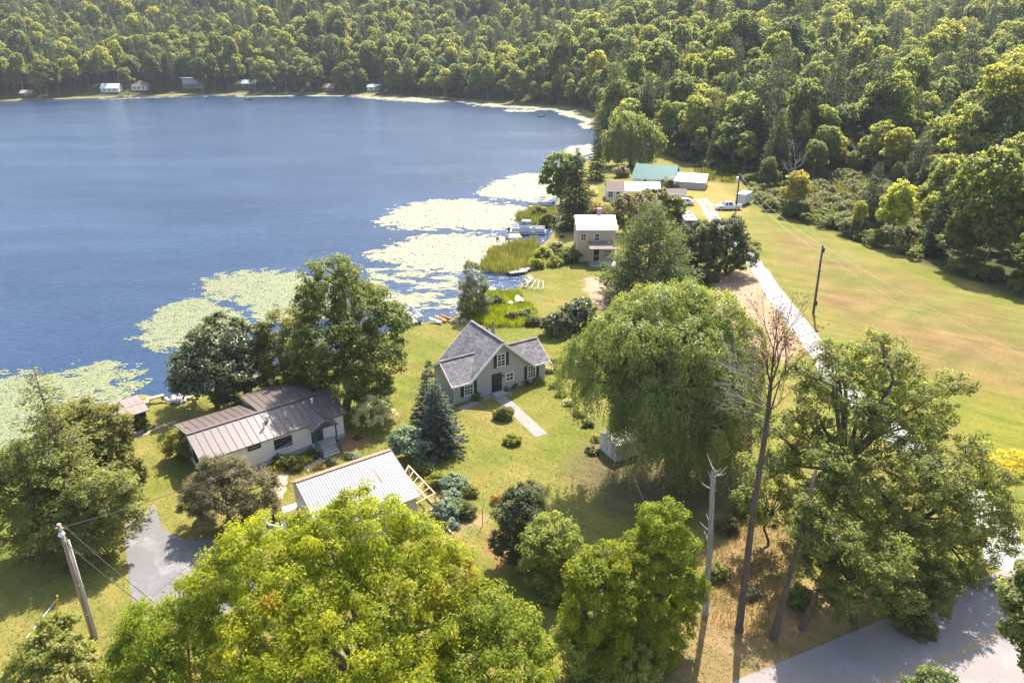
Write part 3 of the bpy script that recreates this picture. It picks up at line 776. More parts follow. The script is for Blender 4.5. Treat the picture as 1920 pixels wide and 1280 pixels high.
M_dark = plain('dark_metal', (.03, .03, .033), .5, .3, 5)
M_alum = plain('aluminium', (.60, .61, .63), .3, .12, 4, metal=.85)
M_stone = plain('stone', (.45, .38, .35), .9, .35, 4)

def window(parent, c, w, h, right=(1, 0, 0), frame=M_trim, shutters=False, grid=(2, 3), glass=M_glass):
    """white frame proud of the wall, pane behind it, muntins and shutters"""
    c = Vector(c); R = Vector(right); O = R.cross(UP)
    def pb(mb, x0, x1, z0, z1, d0, d1):
        pts = [c + R * x + UP * z + O * d for d in (d0, d1) for x, z in ((x0, z0), (x1, z0), (x1, z1), (x0, z1))]
        mb.hexa(pts[:4], pts[4:])
    f = MB(); t = .09
    pb(f, -w / 2 - t, w / 2 + t, -h / 2 - t, -h / 2, .004, .07); pb(f, -w / 2 - t, w / 2 + t, h / 2, h / 2 + t, .004, .07)
    pb(f, -w / 2 - t, -w / 2, -h / 2, h / 2, .004, .07); pb(f, w / 2, w / 2 + t, -h / 2, h / 2, .004, .07)
    wn = f.build('window', frame, parent)
    p = MB(); pb(p, -w / 2, w / 2, -h / 2, h / 2, .004, .02); p.build('pane', glass, wn)
    if grid:
        m = MB(); gx_, gz_ = grid
        for i in range(1, gx_): x = -w / 2 + w * i / gx_; pb(m, x - .02, x + .02, -h / 2, h / 2, .022, .04)
        for i in range(1, gz_): z = -h / 2 + h * i / gz_; pb(m, -w / 2, w / 2, z - .02, z + .02, .042, .052)
        pb(m, -w / 2, w / 2, -.035, .035, .053, .064); m.build('muntin', frame, wn)
    if shutters:
        for s in (-1, 1):
            m = MB(); x = s * (w / 2 + t + .21); pb(m, x - .19, x + .19, -h / 2 - t, h / 2 + t, .004, .05); m.build('shutter', M_black, wn)
    return wn
def door(parent, c, w, h, right=(1, 0, 0), leaf=M_darkdoor, frame=M_trim, name='door', lite=False):
    c = Vector(c); R = Vector(right); O = R.cross(UP)
    def pb(mb, x0, x1, z0, z1, d0, d1):
        pts = [c + R * x + UP * z + O * d for d in (d0, d1) for x, z in ((x0, z0), (x1, z0), (x1, z1), (x0, z1))]
        mb.hexa(pts[:4], pts[4:])
    m = MB(); pb(m, -w / 2, w / 2, 0, h, .004, .04)
    for z0, z1 in ((.15, h * .42), (h * .5, h * .92)):
        for s in (-1, 1): pb(m, s * w * .24 - w * .17, s * w * .24 + w * .17, z0, z1, .042, .055)
    d = m.build(name, leaf, parent)
    f = MB(); pb(f, -w / 2 - .1, -w / 2, 0, h + .1, .004, .07); pb(f, w / 2, w / 2 + .1, 0, h + .1, .004, .07); pb(f, -w / 2, w / 2, h, h + .1, .004, .07); f.build('frame', frame, d)
    k = MB(); pb(k, w * .36, w * .42, h * .46, h * .5, .05, .11); k.build('handle', M_alum, d)
    if lite: q = MB(); pb(q, -w * .3, w * .3, h * .55, h * .9, .057, .066); q.build('pane', M_glass, d)
    return d
def seams(mb, a0, a1, b0, b1, n, w=.05, h=.05):
    """ribs of a metal roof from edge a (eave) to edge b (ridge)"""
    a0, a1, b0, b1 = map(Vector, (a0, a1, b0, b1)); nn = (a1 - a0).cross(b0 - a0).normalized()
    if nn.z < 0: nn = -nn
    for i in range(n + 1):
        t = i / n; p = a0 + (a1 - a0) * t + nn * h * .5; q = b0 + (b1 - b0) * t + nn * h * .5; mb.bar(p, q, w, h)

# --- the grey house
gA = math.radians(31.75); gO = at(852, 758)
GH = thing('grey_house', 'grey gabled house with shingle roof, black shutters and a black front door', 'house', gO, gA)
sl = (5.9 - 2.5) / 3.76; RX = 5.84
w_ = MB()
w_.quad((0, 0, 0), (11.5, 0, 0), (11.5, 0, 2.5), (9.6, 0, 2.5), (RX, 0, 5.9), (2.08, 0, 2.5), (0, 0, 2.5))
w_.quad((0, 4.6, 0), (0, 0, 0), (0, 0, 2.5), (0, 2.35, 4.05), (0, 4.6, 2.5)); w_.quad((11.5, 0, 0), (11.5, 4.6, 0), (11.5, 4.6, 2.5), (11.5, 2.35, 4.05), (11.5, 0, 2.5))
w_.quad((2.08, 4.6, 0), (0, 4.6, 0), (0, 4.6, 2.5), (2.08, 4.6, 2.5)); w_.quad((11.5, 4.6, 0), (9.6, 4.6, 0), (9.6, 4.6, 2.5), (11.5, 4.6, 2.5))
w_.quad((2.08, 6.3, 0), (2.08, 4.6, 0), (2.08, 4.6, 2.5), (2.08, 6.3, 2.5)); w_.quad((9.6, 4.6, 0), (9.6, 6.3, 0), (9.6, 6.3, 2.5), (9.6, 4.6, 2.5))
w_.quad((9.6, 6.3, 0), (2.08, 6.3, 0), (2.08, 6.3, 2.5), (RX, 6.3, 5.9), (9.6, 6.3, 2.5))
w_.build('wall', M_grey_siding, GH)
b_ = MB(); b_.box(-.03, 11.53, -.03, .0, 0, .28); b_.box(-.03, 0, .0, 4.6, 0, .28); b_.build('foundation', M_concrete, GH)
r_ = MB(); ov = .42; k = .07
def zm(x): return 5.9 - abs(x - RX) * sl + .1
r_.slab([(1.7, -ov, zm(1.7)), (RX, -ov, zm(RX)), (RX, 6.72, zm(RX)), (1.7, 6.72, zm(1.7))], .16)
r_.slab([(RX, -ov, zm(RX)), (9.98, -ov, zm(9.98)), (9.98, 6.72, zm(9.98)), (RX, 6.72, zm(RX))], .16)
ws = (4.05 - 2.5) / 2.35
def zw(y): return 4.05 - abs(y - 2.35) * ws + .09
for x0, x1e, x1r in ((-.42, 1.98, 4.3), (11.92, 9.7, 7.4)):
    r_.slab([(x0, -ov, zw(-ov)), (x1e, -ov, zw(-ov)), (x1r, 2.35, zw(2.35)), (x0, 2.35, zw(2.35))], .14)
    r_.slab([(x0, 2.35, zw(2.35)), (x1r, 2.35, zw(2.35)), (x1e, 5.02, zw(5.02)), (x0, 5.02, zw(5.02))], .14)
rf = r_.build('roof', M_shingle, GH)
rc = MB(); rc.bar((RX, -ov, zm(RX) + .03), (RX, 6.72, zm(RX) + .03), .3, .06); rc.bar((-.42, 2.35, zw(2.35) + .03), (4.25, 2.35, zw(2.35) + .03), .26, .06); rc.bar((11.92, 2.35, zw(2.35) + .03), (7.45, 2.35, zw(2.35) + .03), .26, .06)
rc.build('ridge_cap', M_shingle, rf)
for yy in (-ov - .02, 6.74):
    tr = MB()
    for s0, s1 in ((1.7, RX), (9.98, RX)): tr.bar((s0, yy, zm(s0) - .13), (s1, yy, zm(s1) - .13), .04, .24)
    tr.build('rake_board', M_trim, rf)
for x0, x1 in ((-.45, 1.75), (9.95, 11.95)): tr = MB(); tr.bar((x0, -ov - .02, zw(-ov) - .1), (x1, -ov - .02, zw(-ov) - .1), .04, .2); tr.build('fascia', M_trim, rf)
for x0 in (-.44, 11.94):
    tr = MB(); tr.bar((x0, -ov, zw(-ov) - .1), (x0, 2.35, zw(2.35) - .1), .04, .22); tr.bar((x0, 5.02, zw(5.02) - .1), (x0, 2.35, zw(2.35) - .1), .04, .22)
    tr.build('rake_board', M_trim, rf)
v = MB(); v.tube([(7.2, 3.8, 4.6), (7.2, 3.8, 5.35)], .05, 8); v.build('vent_pipe', M_dark, rf)
for x in (-.01, 11.47): c_ = MB(); c_.box(x, x + .04, -.04, -.0, .28, 2.35); c_.build('corner_board', M_trim, GH)
window(GH, (1.75, 0, 1.42), .95, 1.4, shutters=True, grid=(3, 4)); window(GH, (9.72, 0, 1.42), .95, 1.4, shutters=True, grid=(3, 4))
window(GH, (5.78, 0, 3.75), .9, 1.35, shutters=True, grid=(2, 4)); window(GH, (6.85, 0, 1.5), .82, .85, grid=(2, 2))
door(GH, (5.2, 0, .15), 1.02, 2.05, frame=M_black)
st = MB(); st.box(4.5, 5.9, -1.0, -.05, .03, .15); st.build('doorstep', M_concrete, GH)
l_ = MB(); l_.box(5.95, 6.07, -.12, -.002, 1.75, 2.0); l_.build('wall_lamp', M_dark, GH)

# --- white cottage with bronze metal roof
cA = math.radians(38.5); cO = at(647, 819)
CT = thing('white_cottage', 'low white cottage with a long brown standing seam metal roof', 'house', cO, cA)
LN, FD, BD, EZ, RZ = 12.9, 3.1, 4.3, 2.7, 3.65
w_ = MB()
w_.quad((-LN, 0, 0), (0, 0, 0), (0, 0, EZ), (-LN, 0, EZ)); w_.quad((0, FD + BD, 0), (-LN, FD + BD, 0), (-LN, FD + BD, EZ - .1), (0, FD + BD, EZ - .1))
w_.quad((0, 0, 0), (0, FD + BD, 0), (0, FD + BD, EZ - .1), (0, FD, RZ), (0, 0, EZ)); w_.quad((-LN, FD + BD, 0), (-LN, 0, 0), (-LN, 0, EZ), (-LN, FD, RZ), (-LN, FD + BD, EZ - .1))
w_.build('wall', M_white_siding, CT)
fo_ = MB(); fo_.box(-LN - .02, .02, -.025, 0, 0, .45); fo_.box(0, .025, 0, FD + BD, 0, .45); fo_.build('foundation', M_concrete, CT)
r_ = MB(); o = .35
ze = EZ - o * (RZ - EZ) / FD + .1; zb = EZ - .1 - o * .2 + .1; zr = RZ + .1
r_.slab([(-LN - o, -o, ze), (o, -o, ze), (o, FD, zr), (-LN - o, FD, zr)], .12); r_.slab([(-LN - o, FD, zr), (o, FD, zr), (o, FD + BD + o, zb), (-LN - o, FD + BD + o, zb)], .12)
seams(r_, (-LN - o, -o, ze), (o, -o, ze), (-LN - o, FD, zr), (o, FD, zr), 21, .05, .05); seams(r_, (-LN - o, FD + BD + o, zb), (o, FD + BD + o, zb), (-LN - o, FD, zr), (o, FD, zr), 21, .05, .05)
# low dormer roof on the lake side
r_.slab([(-6.8, FD + .1, zr + .02), (-1.2, FD + .1, zr + .02), (-1.2, FD + BD + 1.3, zb + .55), (-6.8, FD + BD + 1.3, zb + .55)], .12); seams(r_, (-6.8, FD + BD + 1.3, zb + .55), (-1.2, FD + BD + 1.3, zb + .55), (-6.8, FD + .1, zr + .02), (-1.2, FD + .1, zr + .02), 9)
rf = r_.build('roof', M_bronze, CT)
d_ = MB(); d_.box(-6.6, -1.4, FD + 1.5, FD + BD + .9, EZ - .1, zb + .42); d_.build('dormer_wall', M_white_siding, CT)
rc = MB(); rc.bar((-LN - o, FD, zr + .05), (o, FD, zr + .05), .3, .06); rc.build('ridge_cap', M_bronze, rf)
for x, y, hh, r in ((-7.2, 1.0, .62, .07), (-6.55, 1.75, .45, .13), (-4.95, 1.45, .5, .06), (-2.0, 2.2, .4, .1)):
    zz = ze + (y + o) * (zr - ze) / (FD + o)
    v = MB(); v.tube([(x, y, zz - .05), (x, y, zz + hh)], r, 9); v.tube([(x, y, zz + hh), (x, y, zz + hh + .12)], [r * 1.7, r * 1.2], 9); v.build('vent_pipe', M_trim, rf)
# porch gable over the door
px0, px1, pd = -3.55, -1.35, 1.5; pm = (px0 + px1) / 2
pr = MB(); pz, pe = 3.35, 2.55
pr.slab([(px0 - .2, -pd, pe), (px0 - .2, 1.2, pe), (pm, 1.2, pz), (pm, -pd, pz)], .09); pr.slab([(pm, -pd, pz), (pm, 1.2, pz), (px1 + .2, 1.2, pe), (px1 + .2, -pd, pe)], .09)
seams(pr, (px0 - .2, -pd, pe), (px0 - .2, 1.2, pe), (pm, -pd, pz), (pm, 1.2, pz), 5, .04, .04); seams(pr, (px1 + .2, -pd, pe), (px1 + .2, 1.2, pe), (pm, -pd, pz), (pm, 1.2, pz), 5, .04, .04)
pr.build('porch_roof', M_bronze, CT)
pg = MB(); pg.quad((px0, -pd + .12, 2.52), (px1, -pd + .12, 2.52), (pm, -pd + .12, 3.22)); pg.build('porch_gable', M_green_door, CT)
for x in (px0 + .05, px1 - .05): q = MB(); q.box(x - .06, x + .06, -pd + .1, -pd + .22, .6, 2.52); q.build('porch_post', M_green_door, CT)
pf = MB(); pf.box(px0, px1, -pd, -.03, .48, .6)
pf.build('porch_floor', M_deck, CT)
for i in range(3): q = MB(); q.box(px0 + .3, px1 - .3, -pd - .3 * (i + 1), -pd - .3 * i, .0, .45 - .14 * i); q.build('step', M_deck, CT)
for x in (px0 + .2, px1 - .2):
    q = MB(); q.bar((x, -pd, 1.45), (x, -pd - .95, 1.0), .07); q.bar((x, -pd - .9, .05), (x, -pd - .9, 1.0), .07); q.bar((x, -pd, .6), (x, -pd, 1.45), .07)
    for t in (.25, .5, .75): q.bar((x, -pd - .95 * t, .5 - .45 * t), (x, -pd - .95 * t, 1.45 - .45 * t), .035)
    q.build('stair_railing', M_green_door, CT)
door(CT, (pm - .3, 0, .6), .95, 1.95, leaf=M_green_door, frame=M_green_door, lite=True)
window(CT, (-6.0, 0, 1.7), 1.5, .85, frame=M_green_door, grid=(3, 1)); window(CT, (-8.6, 0, 2.2), 1.0, .28, frame=M_dark, grid=None)
window(CT, (-10.9, 0, 1.6), 1.1, .9, frame=M_green_door, grid=(2, 1)); window(CT, (-LN, 2.6, 1.6), 1.4, 1.2, right=(0, -1, 0), frame=M_green_door, grid=(2, 1))

# --- metal roofed garage and its pen
aA = math.radians(34.0); aO = at(745, 965, 2.5); aO.z = 0
a_r = at(732, 843, 4.2); a_l = at(553.6, 903, 4.2); ang = math.atan2(a_r.y - a_l.y, a_r.x - a_l.x); Lg = (a_r - a_l).length
GG = thing('garage', 'garage with a pale corrugated metal roof streaked with rust', 'garage', (a_l.x, a_l.y, 0), ang)
D1, D2, RZ, EZ, EB = 5.1, 1.9, 4.2, 2.6, 3.1
w_ = MB(); i_ = .25
w_.quad((i_, -D1 + .3, 0), (Lg - i_, -D1 + .3, 0), (Lg - i_, -D1 + .3, EZ), (i_, -D1 + .3, EZ)); w_.quad((Lg - i_, D2 - .2, 0), (i_, D2 - .2, 0), (i_, D2 - .2, EB), (Lg - i_, D2 - .2, EB))
w_.quad((Lg - i_, -D1 + .3, 0), (Lg - i_, D2 - .2, 0), (Lg - i_, D2 - .2, EB), (Lg - i_, 0, RZ - .1), (Lg - i_, -D1 + .3, EZ)); w_.quad((i_, D2 - .2, 0), (i_, -D1 + .3, 0), (i_, -D1 + .3, EZ), (i_, 0, RZ - .1), (i_, D2 - .2, EB))
w_.build('wall', M_cream_board, GG)
r_ = MB(); r_.slab([(0, -D1, EZ - .02), (Lg, -D1, EZ - .02), (Lg, 0, RZ), (0, 0, RZ)], .08); seams(r_, (0, -D1, EZ - .02), (Lg, -D1, EZ - .02), (0, 0, RZ), (Lg, 0, RZ), 36, .05, .045)
rf = r_.build('roof', M_galv, GG)
r_ = MB(); r_.slab([(0, .0, RZ - .015), (Lg, .0, RZ - .015), (Lg, D2, EB), (0, D2, EB)], .08); r_.build('back_roof', M_rust, GG)
r_ = MB(); r_.bar((0, .02, RZ + .03), (Lg, .02, RZ + .03), .35, .07); r_.build('ridge_cap', M_rust, rf)
def rz_at(y): return RZ + (RZ - EZ + .02) / D1 * y + .012
for x, y0, y1, wd in ((1.35, -1.5, -3.4, .1), (4.9, -.4, -2.9, .09), (5.9, -1.2, -2.7, .09), (.75, -2.3, -4.2, .2)): r_ = MB(); r_.bar((x, y0, rz_at(y0)), (x + .03, y1, rz_at(y1)), wd, .05); r_.build('rust_strip', M_rust, rf)
window(GG, (Lg - i_, -2.6, 1.5), .8, .8, right=(0, 1, 0)); door(GG, (i_, -2.4, .05), 2.4, 2.1, right=(0, -1, 0), leaf=M_dark, name='garage_door')

pen = thing('timber_pen', 'open timber framed pen of bare rails beside the metal roofed garage', 'pen', (0, 0, 0))
pc = [at(768, 900), at(817, 953), at(783, 972), at(752, 935)]
top = [Vector((q.x, q.y, 1.5)) for q in pc]
for q in pc: p_ = MB(); p_.bar(q, (q.x, q.y, 1.55), .09); p_.build('post', M_palewood, pen)
p_ = MB()
for i in range(4): p_.bar(top[i], top[(i + 1) % 4], .09)
for t in (.2, .4, .6, .8): p_.bar(top[0].lerp(top[1], t), top[3].lerp(top[2], t), .07)
p_.bar(top[0].lerp(top[3], .5), top[1].lerp(top[2], .5), .07)
p_.build('rail', M_palewood, pen)
p_ = MB()
for i in range(4): p_.bar(pc[i] + UP * .1, pc[(i + 1) % 4] + UP * .1, .05, .22)
p_.build('sill_board', M_palewood, pen)

# --- little boathouse by the water, garden shed under the willow
bO = at(281, 803); BH = thing('boathouse', 'small dark boarded shed with a flat brown panelled roof at the water', 'shed', (-36.0, 61.2, 0), math.radians(43))
w_ = MB(); w_.hexa([(-3.0, 0, 0), (0, 0, 0), (0, 2.4, 0), (-3.0, 2.4, 0)], [(-3.0, 0, 2.1), (0, 0, 2.1), (0, 2.4, 2.5), (-3.0, 2.4, 2.5)]); w_.build('wall', M_navy, BH)
r_ = MB(); r_.slab([(-3.25, -.35, 2.12), (.3, -.35, 2.12), (.3, 2.7, 2.62), (-3.25, 2.7, 2.62)], .09); seams(r_, (-3.25, -.35, 2.12), (.3, -.35, 2.12), (-3.25, 2.7, 2.62), (.3, 2.7, 2.62), 6, .03, .02); r_.bar((-3.25, 1.1, 2.37), (.3, 1.1, 2.37), .04, .03)
r_.build('roof', plain('brown_roof_panel', (.25, .19, .165), .7, .2, 1.5), BH)
door(BH, (-1.0, 0, .05), .9, 1.85, leaf=M_navy, frame=M_dark); window(BH, (-2.2, 0, 1.3), .6, .6, frame=M_dark, grid=None)

sO = at(1154, 866); SH = thing('garden_shed', 'small white metal garden shed half hidden under the weeping willow', 'shed', sO, math.radians(118))
sw, sd_ = 2.6, 2.7
M_shedwall = siding('shed_panel', (.60, .61, .62), .22, .1, True)
w_ = MB(); w_.quad((0, 0, 0), (0, -sd_, 0), (0, -sd_, 1.75), (0, 0, 1.75)); w_.quad((sw, -sd_, 0), (sw, 0, 0), (sw, 0, 1.75), (sw, -sd_, 1.75))
w_.quad((sw, 0, 0), (0, 0, 0), (0, 0, 1.75), (sw / 2, 0, 2.2), (sw, 0, 1.75)); w_.quad((0, -sd_, 0), (sw, -sd_, 0), (sw, -sd_, 1.75), (sw / 2, -sd_, 2.2), (0, -sd_, 1.75)); w_.build('wall', M_shedwall, SH)
r_ = MB(); r_.slab([(-.12, .12, 1.74), (-.12, -sd_ - .12, 1.74), (sw / 2, -sd_ - .12, 2.26), (sw / 2, .12, 2.26)], .05); r_.slab([(sw / 2, .12, 2.26), (sw / 2, -sd_ - .12, 2.26), (sw + .12, -sd_ - .12, 1.74), (sw + .12, .12, 1.74)], .05); r_.build('roof', M_bronze, SH)
for x0, x1 in ((.55, 1.28), (1.3, 2.05)): q = MB(); q.box(x0, x1, .004, .04, .05, 1.7); q.bar((x0 + .05, .045, .3), (x1 - .05, .045, 1.5), .03, .02); dd = q.build('door', M_white, SH)
q = MB(); q.box(1.2, 1.26, .042, .09, .85, 1.0); q.build('handle', M_dark, dd)

# --- generic gabled house: ridge along x, front at y = 0
def gable(name, label, cat, loc, ang, L, D, ez, rz, wall, roof, ribs=0, o=.35, ridge=None, wins=(), doors=(), split=None, grp=None, chim=None, gwins=()):
    T = thing(name, label, cat, loc, ang, grp); ry = D / 2 if ridge is None else ridge
    w = MB()
    w.quad((0, 0, 0), (L, 0, 0), (L, 0, ez), (0, 0, ez)); w.quad((L, D, 0), (0, D, 0), (0, D, ez), (L, D, ez))
    w.quad((L, 0, 0), (L, D, 0), (L, D, ez), (L, ry, rz), (L, 0, ez)); w.quad((0, D, 0), (0, 0, 0), (0, 0, ez), (0, ry, rz), (0, D, ez)); w.build('wall', wall, T)
    s1 = (rz - ez) / ry; s2 = (rz - ez) / (D - ry); k = .1
    e1 = ez - o * s1 + k; e2 = ez - o * s2 + k; z = rz + k
    spans = [(-o, L + o, roof)] if not split else [(-o, split[0], roof), (split[0], L + o, split[1])]
    for x0, x1, m in spans:
        r = MB(); r.slab([(x0, -o, e1), (x1, -o, e1), (x1, ry, z), (x0, ry, z)], .14); r.slab([(x0, ry, z), (x1, ry, z), (x1, D + o, e2), (x0, D + o, e2)], .14)
        if ribs:
            n = max(int((x1 - x0) / ribs), 2); seams(r, (x0, -o, e1), (x1, -o, e1), (x0, ry, z), (x1, ry, z), n); seams(r, (x0, D + o, e2), (x1, D + o, e2), (x0, ry, z), (x1, ry, z), n)
        rf = r.build('roof', m, T)
        f = MB(); f.bar((x0, -o - .025, e1 - .1), (x1, -o - .025, e1 - .1), .05, .18); f.build('fascia', M_trim, rf)
    for x, zc, ww, hh in wins: window(T, (x, 0, zc), ww, hh, grid=(2, 2))
    for y, zc, ww, hh in gwins: window(T, (L, y, zc), ww, hh, right=(0, 1, 0), grid=(2, 2))
    for x, ww, hh in doors: door(T, (x, 0, .1), ww, hh)
    if chim: c = MB(); c.box(chim[0] - .3, chim[0] + .3, ry - .3 + chim[1], ry + .3 + chim[1], rz - .3, rz + 1.0); c.box(chim[0] - .38, chim[0] + .38, ry - .38 + chim[1], ry + .38 + chim[1], rz + 1.0, rz + 1.12); c.build('chimney', M_stone, rf)
    return T
# tan two-storey house
tY = 117.0; tL = atY(1083, 470, tY); tR = atY(1150, 470, tY); ez = atY(1083, 430, tY).z; bz = gz(tL.x, tY)
rzY = 121.3; rz = atY(1083, 404, rzY).z
TH = gable('tan_house', 'tan two-storey house with a bright white metal roof and a low porch', 'house', (tL.x, tY, 0), math.radians(0), tR.x - tL.x + .2, 8.4, ez, rz, M_tan_siding, M_whiteroof, .5, .3, 4.2, wins=((.9, ez - 1.35, .75, 1.15), (3.2, ez - 1.35, .75, 1.15)), chim=(4.0, .8))
pz = atY(1105, 452, tY).z; pe = atY(1105, 467, tY - 3.2).z
r_ = MB(); r_.slab([(1.7, -3.2, pe), (6.2, -3.2, pe), (6.2, -.03, pz), (1.7, -.03, pz)], .12); r_.build('porch_roof', M_brownshingle, TH)
for x in (2.1, 4.2, 6.4): q = MB(); q.box(x - .09, x + .09, -3.05, -2.87, 0, pe - .1); q.build('porch_post', M_wood, TH)
q = MB(); q.box(1.95, 6.5, -3.1, -.05, .02, .22); q.build('porch_floor', M_deck, TH)
q = MB(); q.bar((2.1, -2.96, 1.1), (6.4, -2.96, 1.1), .08); q.bar((2.1, -2.96, 1.9), (6.4, -2.96, 1.9), .1); q.build('porch_railing', M_wood, TH)
door(TH, (3.2, 0, .25), 1.0, 2.0, leaf=M_dark); window(TH, (5.2, 0, 1.5), 1.1, 1.0)

def fromY(px_, py_, Y): q = atY(px_, py_, Y); return q
# white cottage with half brown, half white roof
b1 = at(1137, 376); Y1 = b1.y; m1_ = mpp(Y1, 2)
gable('white_bungalow', 'white bungalow whose roof is brown at one end and white at the other', 'house', (b1.x, Y1, 0), math.radians(-3), 12.2, 5.6, atY(1140, 357, Y1).z, atY(1140, 341, Y1 + 2.8).z, M_white_siding, M_brownshingle, 0, .25, wins=((.9, 1.45, 1.0, 1.2), (6.2, 1.5, 1.0, 1.0)), doors=((2.6, .75, 1.9),), split=(4.2, M_whiteroof))
b2 = at(1186, 346); Y2 = b2.y
gable('green_roofed_house', 'white house with a bright green metal roof, in front of a willow', 'house', (b2.x, Y2, 0), math.radians(-24), 10.2, 7.6, atY(1185, 331, Y2).z, atY(1190, 307, Y2 + 3.4).z, M_white_siding, M_greenroof, .6, .4, wins=((3.2, 1.5, .7, 1.2), (6.6, 1.5, .7, 1.2), (8.2, 1.5, .7, 1.2)), gwins=((3.8, 3.3, .7, .9),))
b3 = at(1252, 352); Y3 = b3.y
BN = gable('metal_barn', 'grey barn with a pale metal roof standing beside the green roofed house', 'barn', (b3.x, Y3, 0), math.radians(-20), 9.0, 7.4, atY(1253, 338, Y3).z, atY(1257, 323, Y3 + 3.5).z, siding('grey_barn_board', (.40, .36, .34), .3, .2, True), M_barnroof, .5, .25, gwins=())
door(BN, (9.0, 2.2, .05), 1.1, 2.1, right=(0, 1, 0), leaf=M_white); door(BN, (9.0, 5.2, .05), 2.2, 2.3, right=(0, 1, 0), leaf=M_white, name='barn_door')
b4 = at(1250, 377); Y4 = b4.y
gable('garden_shed', 'little white shed with a rusty brown roof and one dark window', 'shed', (b4.x, Y4, 0), math.radians(-4), 4.4, 3.2, atY(1250, 363, Y4).z, atY(1250, 354, Y4 + 1.6).z, M_white_siding, M_brownshingle, 0, .2, wins=((2.0, 1.25, .55, .9),))
b5 = at(1205, 402); BX = thing('box_trailer', 'plain beige box trailer standing among trees behind the tan house', 'trailer', b5, math.radians(-4))
q = MB(); q.bevbox(0, 3.9, 0, 2.3, .5, 2.75, .06); q.build('body', plain('beige_panel', (.52, .44, .34), .6, .15, 2), BX)
q = MB(); q.box(-.06, 3.96, -.06, 2.36, 2.752, 2.84); q.build('roof', M_white, BX)
for x in (1.6, 2.5): q = MB(); q.cyl((x, -.12, .33), .33, .22, 14, 'y'); q.build('wheel', M_dark, BX)
q = MB(); q.bar((-1.1, 1.1, .45), (0, 1.1, .55), .1); q.build('hitch', M_dark, BX)
# camper
c0 = at(1284.5, 412, 3.0); RV = thing('camper', 'white camper trailer with three dark roof vents, seen end on', 'camper', (c0.x, c0.y, 0), math.radians(-3))
Lr = 7.6; q = MB(); q.bevbox(0, 2.45, 0, Lr, .55, 2.92, .1); q.build('body', plain('camper_panel', (.62, .60, .58), .4, .08, 2), RV)
q = MB(); q.bevbox(.02, 2.43, .03, Lr - .03, 2.922, 3.0, .05); rf = q.build('roof', M_white, RV)
for x, y in ((.62, 2.0), (1.8, 2.0), (1.85, 5.6)): q = MB(); q.bevbox(x - .28, x + .28, y - .4, y + .4, 3.0, 3.14, .05); q.build('roof_vent', M_dark, rf)
q = MB(); q.box(.1, 2.35, -.03, 0, 1.1, 2.75); q.build('rear_panel', plain('brown_panel', (.10, .075, .07), .4, .3, 2), RV)
q = MB(); q.box(.5, 1.95, -.05, -.032, 1.6, 2.3); q.build('rear_window', M_glass, RV)
q = MB(); q.box(.05, 2.4, -.25, -.03, .5, .72); q.build('bumper', M_white, RV)
for x in (-.02, 2.25):
    for y in (3.3, 4.2): q = MB(); q.cyl((x, y, .36), .36, .22, 14, 'x'); q.build('wheel', M_dark, RV)
ct = at(1377, 385); CG = thing('cargo_trailer', 'white cargo trailer parked in the tree shade behind the pickup', 'trailer', ct, math.radians(-38))
q = MB(); q.bevbox(0, 2.2, 0, 4.6, .5, 2.7, .08); q.build('body', M_white, CG)
q = MB(); q.box(.25, 1.95, -.03, -.003, .65, 2.5); q.build('door', plain('grey_panel', (.45, .45, .45), .5, .1, 2), CG)
for x in (-.1, 2.1):
    for y in (1.9, 2.7): q = MB(); q.cyl((x, y, .33), .33, .2, 14, 'x'); q.build('wheel', M_dark, CG)

# --- houses on the far shore
def fs(px_, py_):
    y = 400.0
    while y < 640:
        q = atY(px_, py_, y)
        if q.z <= gz(q.x, q.y): break
        y += .5
    return (q.x, q.y, gz(q.x, q.y))
gable('lake_cottage', 'small white far-shore cottage half covered by a tree, furthest left', 'house', fs(190, 174), math.radians(6), 10.5, 7, 2.6, 5.0, M_white_siding, M_whiteroof, 0, .4, wins=((2, 1.5, 1.2, 1.2), (5, 1.5, 1.2, 1.2), (8, 1.5, 1.2, 1.2)))
hp = fs(247, 170); HP = thing('hipped_cottage', 'far-shore cottage with a tawny hipped roof beside the white cottage', 'house', hp, math.radians(4))
q = MB(); q.box(0, 9.5, 0, 8, 0, 2.6); q.build('wall', M_white_siding, HP)
q = MB(); e = .5; q.quad((-e, -e, 2.5), (9.5 + e, -e, 2.5), (6, 4, 5.6), (3.5, 4, 5.6)); q.quad((9.5 + e, -e, 2.5), (9.5 + e, 8 + e, 2.5), (6, 4, 5.6)); q.quad((9.5 + e, 8 + e, 2.5), (-e, 8 + e, 2.5), (3.5, 4, 5.6), (6, 4, 5.6)); q.quad((-e, 8 + e, 2.5), (-e, -e, 2.5), (3.5, 4, 5.6)); q.quad((-e, -e, 2.5), (-e, 8 + e, 2.5), (9.5 + e, 8 + e, 2.5), (9.5 + e, -e, 2.5)); q.build('roof', M_brownshingle, HP)
for x in (2, 4.7, 7.4): window(HP, (x, 0, 1.4), 1.2, 1.2)
gm = fs(343, 167); GM = thing('modern_house', 'two-storey far-shore house with a wide glazed front and flat roof', 'house', gm, math.radians(0))
q = MB(); q.box(0, 13.5, 0, 9, 0, 6.2); q.build('wall', plain('grey_brown_board', (.22, .17, .15), .8, .2, 1), GM)
q = MB(); q.slab([(-.8, -1.2, 6.75), (14.3, -1.2, 6.75), (14.3, 9.5, 6.35), (-.8, 9.5, 6.35)], .35); q.build('roof', M_white, GM)
for i in range(5): window(GM, (1.7 + i * 2.5, 0, 4.5), 1.9, 2.2, grid=None, glass=glassmat('sky_glass', (.16, .22, .27)) if i == 0 else bpy.data.materials['sky_glass'])
for i in range(3): window(GM, (2.2 + i * 4.2, 0, 1.5), 1.6, 1.4, grid=None)
